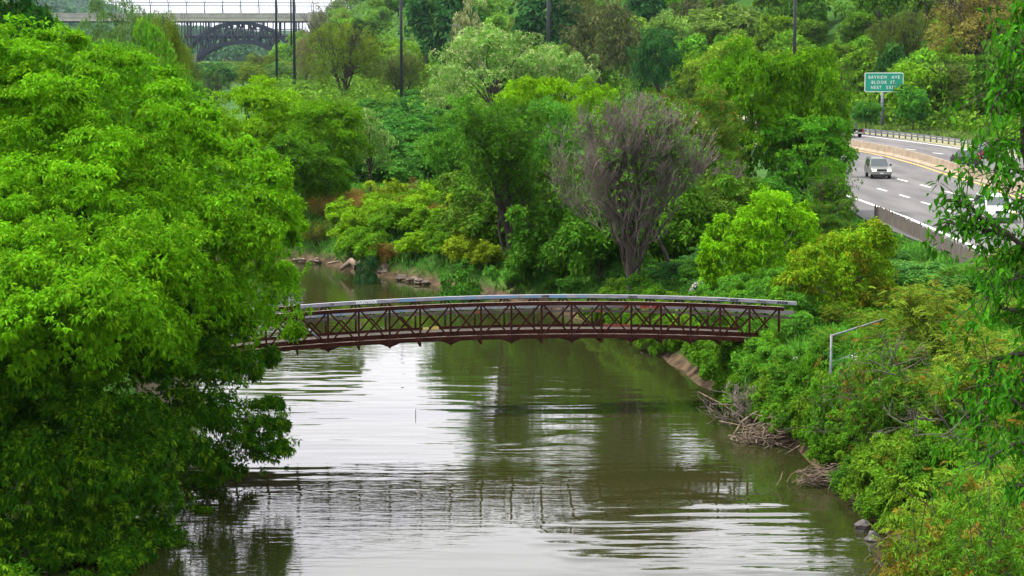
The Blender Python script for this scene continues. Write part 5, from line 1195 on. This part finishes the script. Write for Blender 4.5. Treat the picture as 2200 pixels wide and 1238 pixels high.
for u, v, s, lab in ((1895,1175,.20,'upper dark twig tuft standing in the shallow water at bottom right'), (1900,1215,.26,'lowest dark twig tuft in the shallow water at bottom right'), (1890,1195,.14,'small middle twig tuft in the shallow water')):
    c = gp(u, v, 0); pile('twig_clump', lab, (c[0], c[1], 0), (s*.7, s*.4, s*.6), 40, s*1.3, .014, int(u+v), bias=(0,0,.8), cat='twigs')
for u, v, r_, m__, lab in ((1853,1140,.30,'rock_dark','pointed dark grey stone in the shallows'), (1878,1162,.24,'rock_dark','smaller stone touching the pointed one under the sumac bough')):
    c = gp(u, v, 0); m_ = MB(); m_.rock((0,0,.05), r_, (1,.8,.95), u); o = m_.build('stone', M[m__]); o.location = (c[0], c[1], 0); tag(o, lab, 'stone')
def rocks(lst, grp, labf):
    for i, (u, v, r_) in enumerate(lst):
        c = gp(u, v, .1); m_ = MB(); m_.rock((0,0,0), r_, (1.25,.9,.65), i*7+int(u)); o = m_.build('rock', M['rock']); o.location = (c[0], c[1], .12+r_*.2); o.rotation_euler = (0, 0, i); tag(o, labf, 'rock', grp)
rocks([(1392,744,.35),(1412,750,.5),(1425,742,.45),(1440,752,.4),(1404,738,.3),(1452,760,.35),(1436,738,.38)], 'rocks under the footbridge', 'pale angular rock at the waterline under the right part of the footbridge')
rocks([(862,600,.28),(880,603,.22),(900,607,.28),(871,597,.2),(915,609,.25),(892,603,.3),(1010,622,.25),(1020,626,.2)], 'rocks at the foot of the far bank', 'pale rock at the foot of the far riverbank below the bright bushes')
rocks([(650,562,.28),(668,564,.22),(682,563,.3),(640,560,.28)], 'stones on the far shore at left', 'pale stone on the far shore behind the big left tree')
c = gp(828, 590, .1); m_ = MB(); m_.rock((0,0,0), .5, (1.2,.8,.8), 4); o = m_.build('boulder', M['rock']); o.location = (c[0], c[1], .3); tag(o, 'large pale boulder on the far shore right of the driftwood log', 'rock')
m_ = MB(); c = Vector(gp(770, 588, 0)); m_.tube([Vector(gp(773,590,0))-c, Vector(at(767,575,141))-c, Vector(at(755,560,143))-c, Vector(at(733,578,144))-c], [.30,.26,.20,.14], 9); m_.tube([Vector(at(765,572,141.5))-c, Vector(at(772,562,142.5))-c], [.16,.08], 7)
o = m_.build('driftwood_log', M['drift'], None, True); o.location = c; tag(o, 'bleached bent driftwood log standing at the far shore', 'log')
m_ = MB(); c = Vector(gp(705, 569, .3)); m_.tube([(0,0,.1), Vector(gp(728,562,.8))-c], [.10,.07], 7); m_.tube([(.2,.5,.3), (1.0,1.2,1.3)], [.06,.03], 6)
o = m_.build('driftwood_log', M['drift'], None, True); o.location = c; tag(o, 'thin pale log lying on the far shore left of the bent one', 'log')
c = gp(893, 893, 0); m_ = MB(); m_.tube([(0,0,-.4), (0,0,.28)], [.02,.012], 6); o = m_.build('stake', M['bark']); o.location = c; tag(o, 'thin dark stick poking out of the bright water', 'stick')

# ------------------------------------------------------------------ haze
hz = MB(); hz.box(-3400, 3400, -150, 6900, -8, 200); m, N, L = new_mat('haze_air'); out = N.new('ShaderNodeOutputMaterial'); pv = N.new('ShaderNodeVolumePrincipled')
pv.inputs['Color'].default_value = (.62,.80,1,1); pv.inputs['Density'].default_value = .000032; pv.inputs['Anisotropy'].default_value = .2
L.new(pv.outputs[0], out.inputs['Volume']); HAZE = True
if HAZE: tag(hz.build('haze', m), kind='stuff')
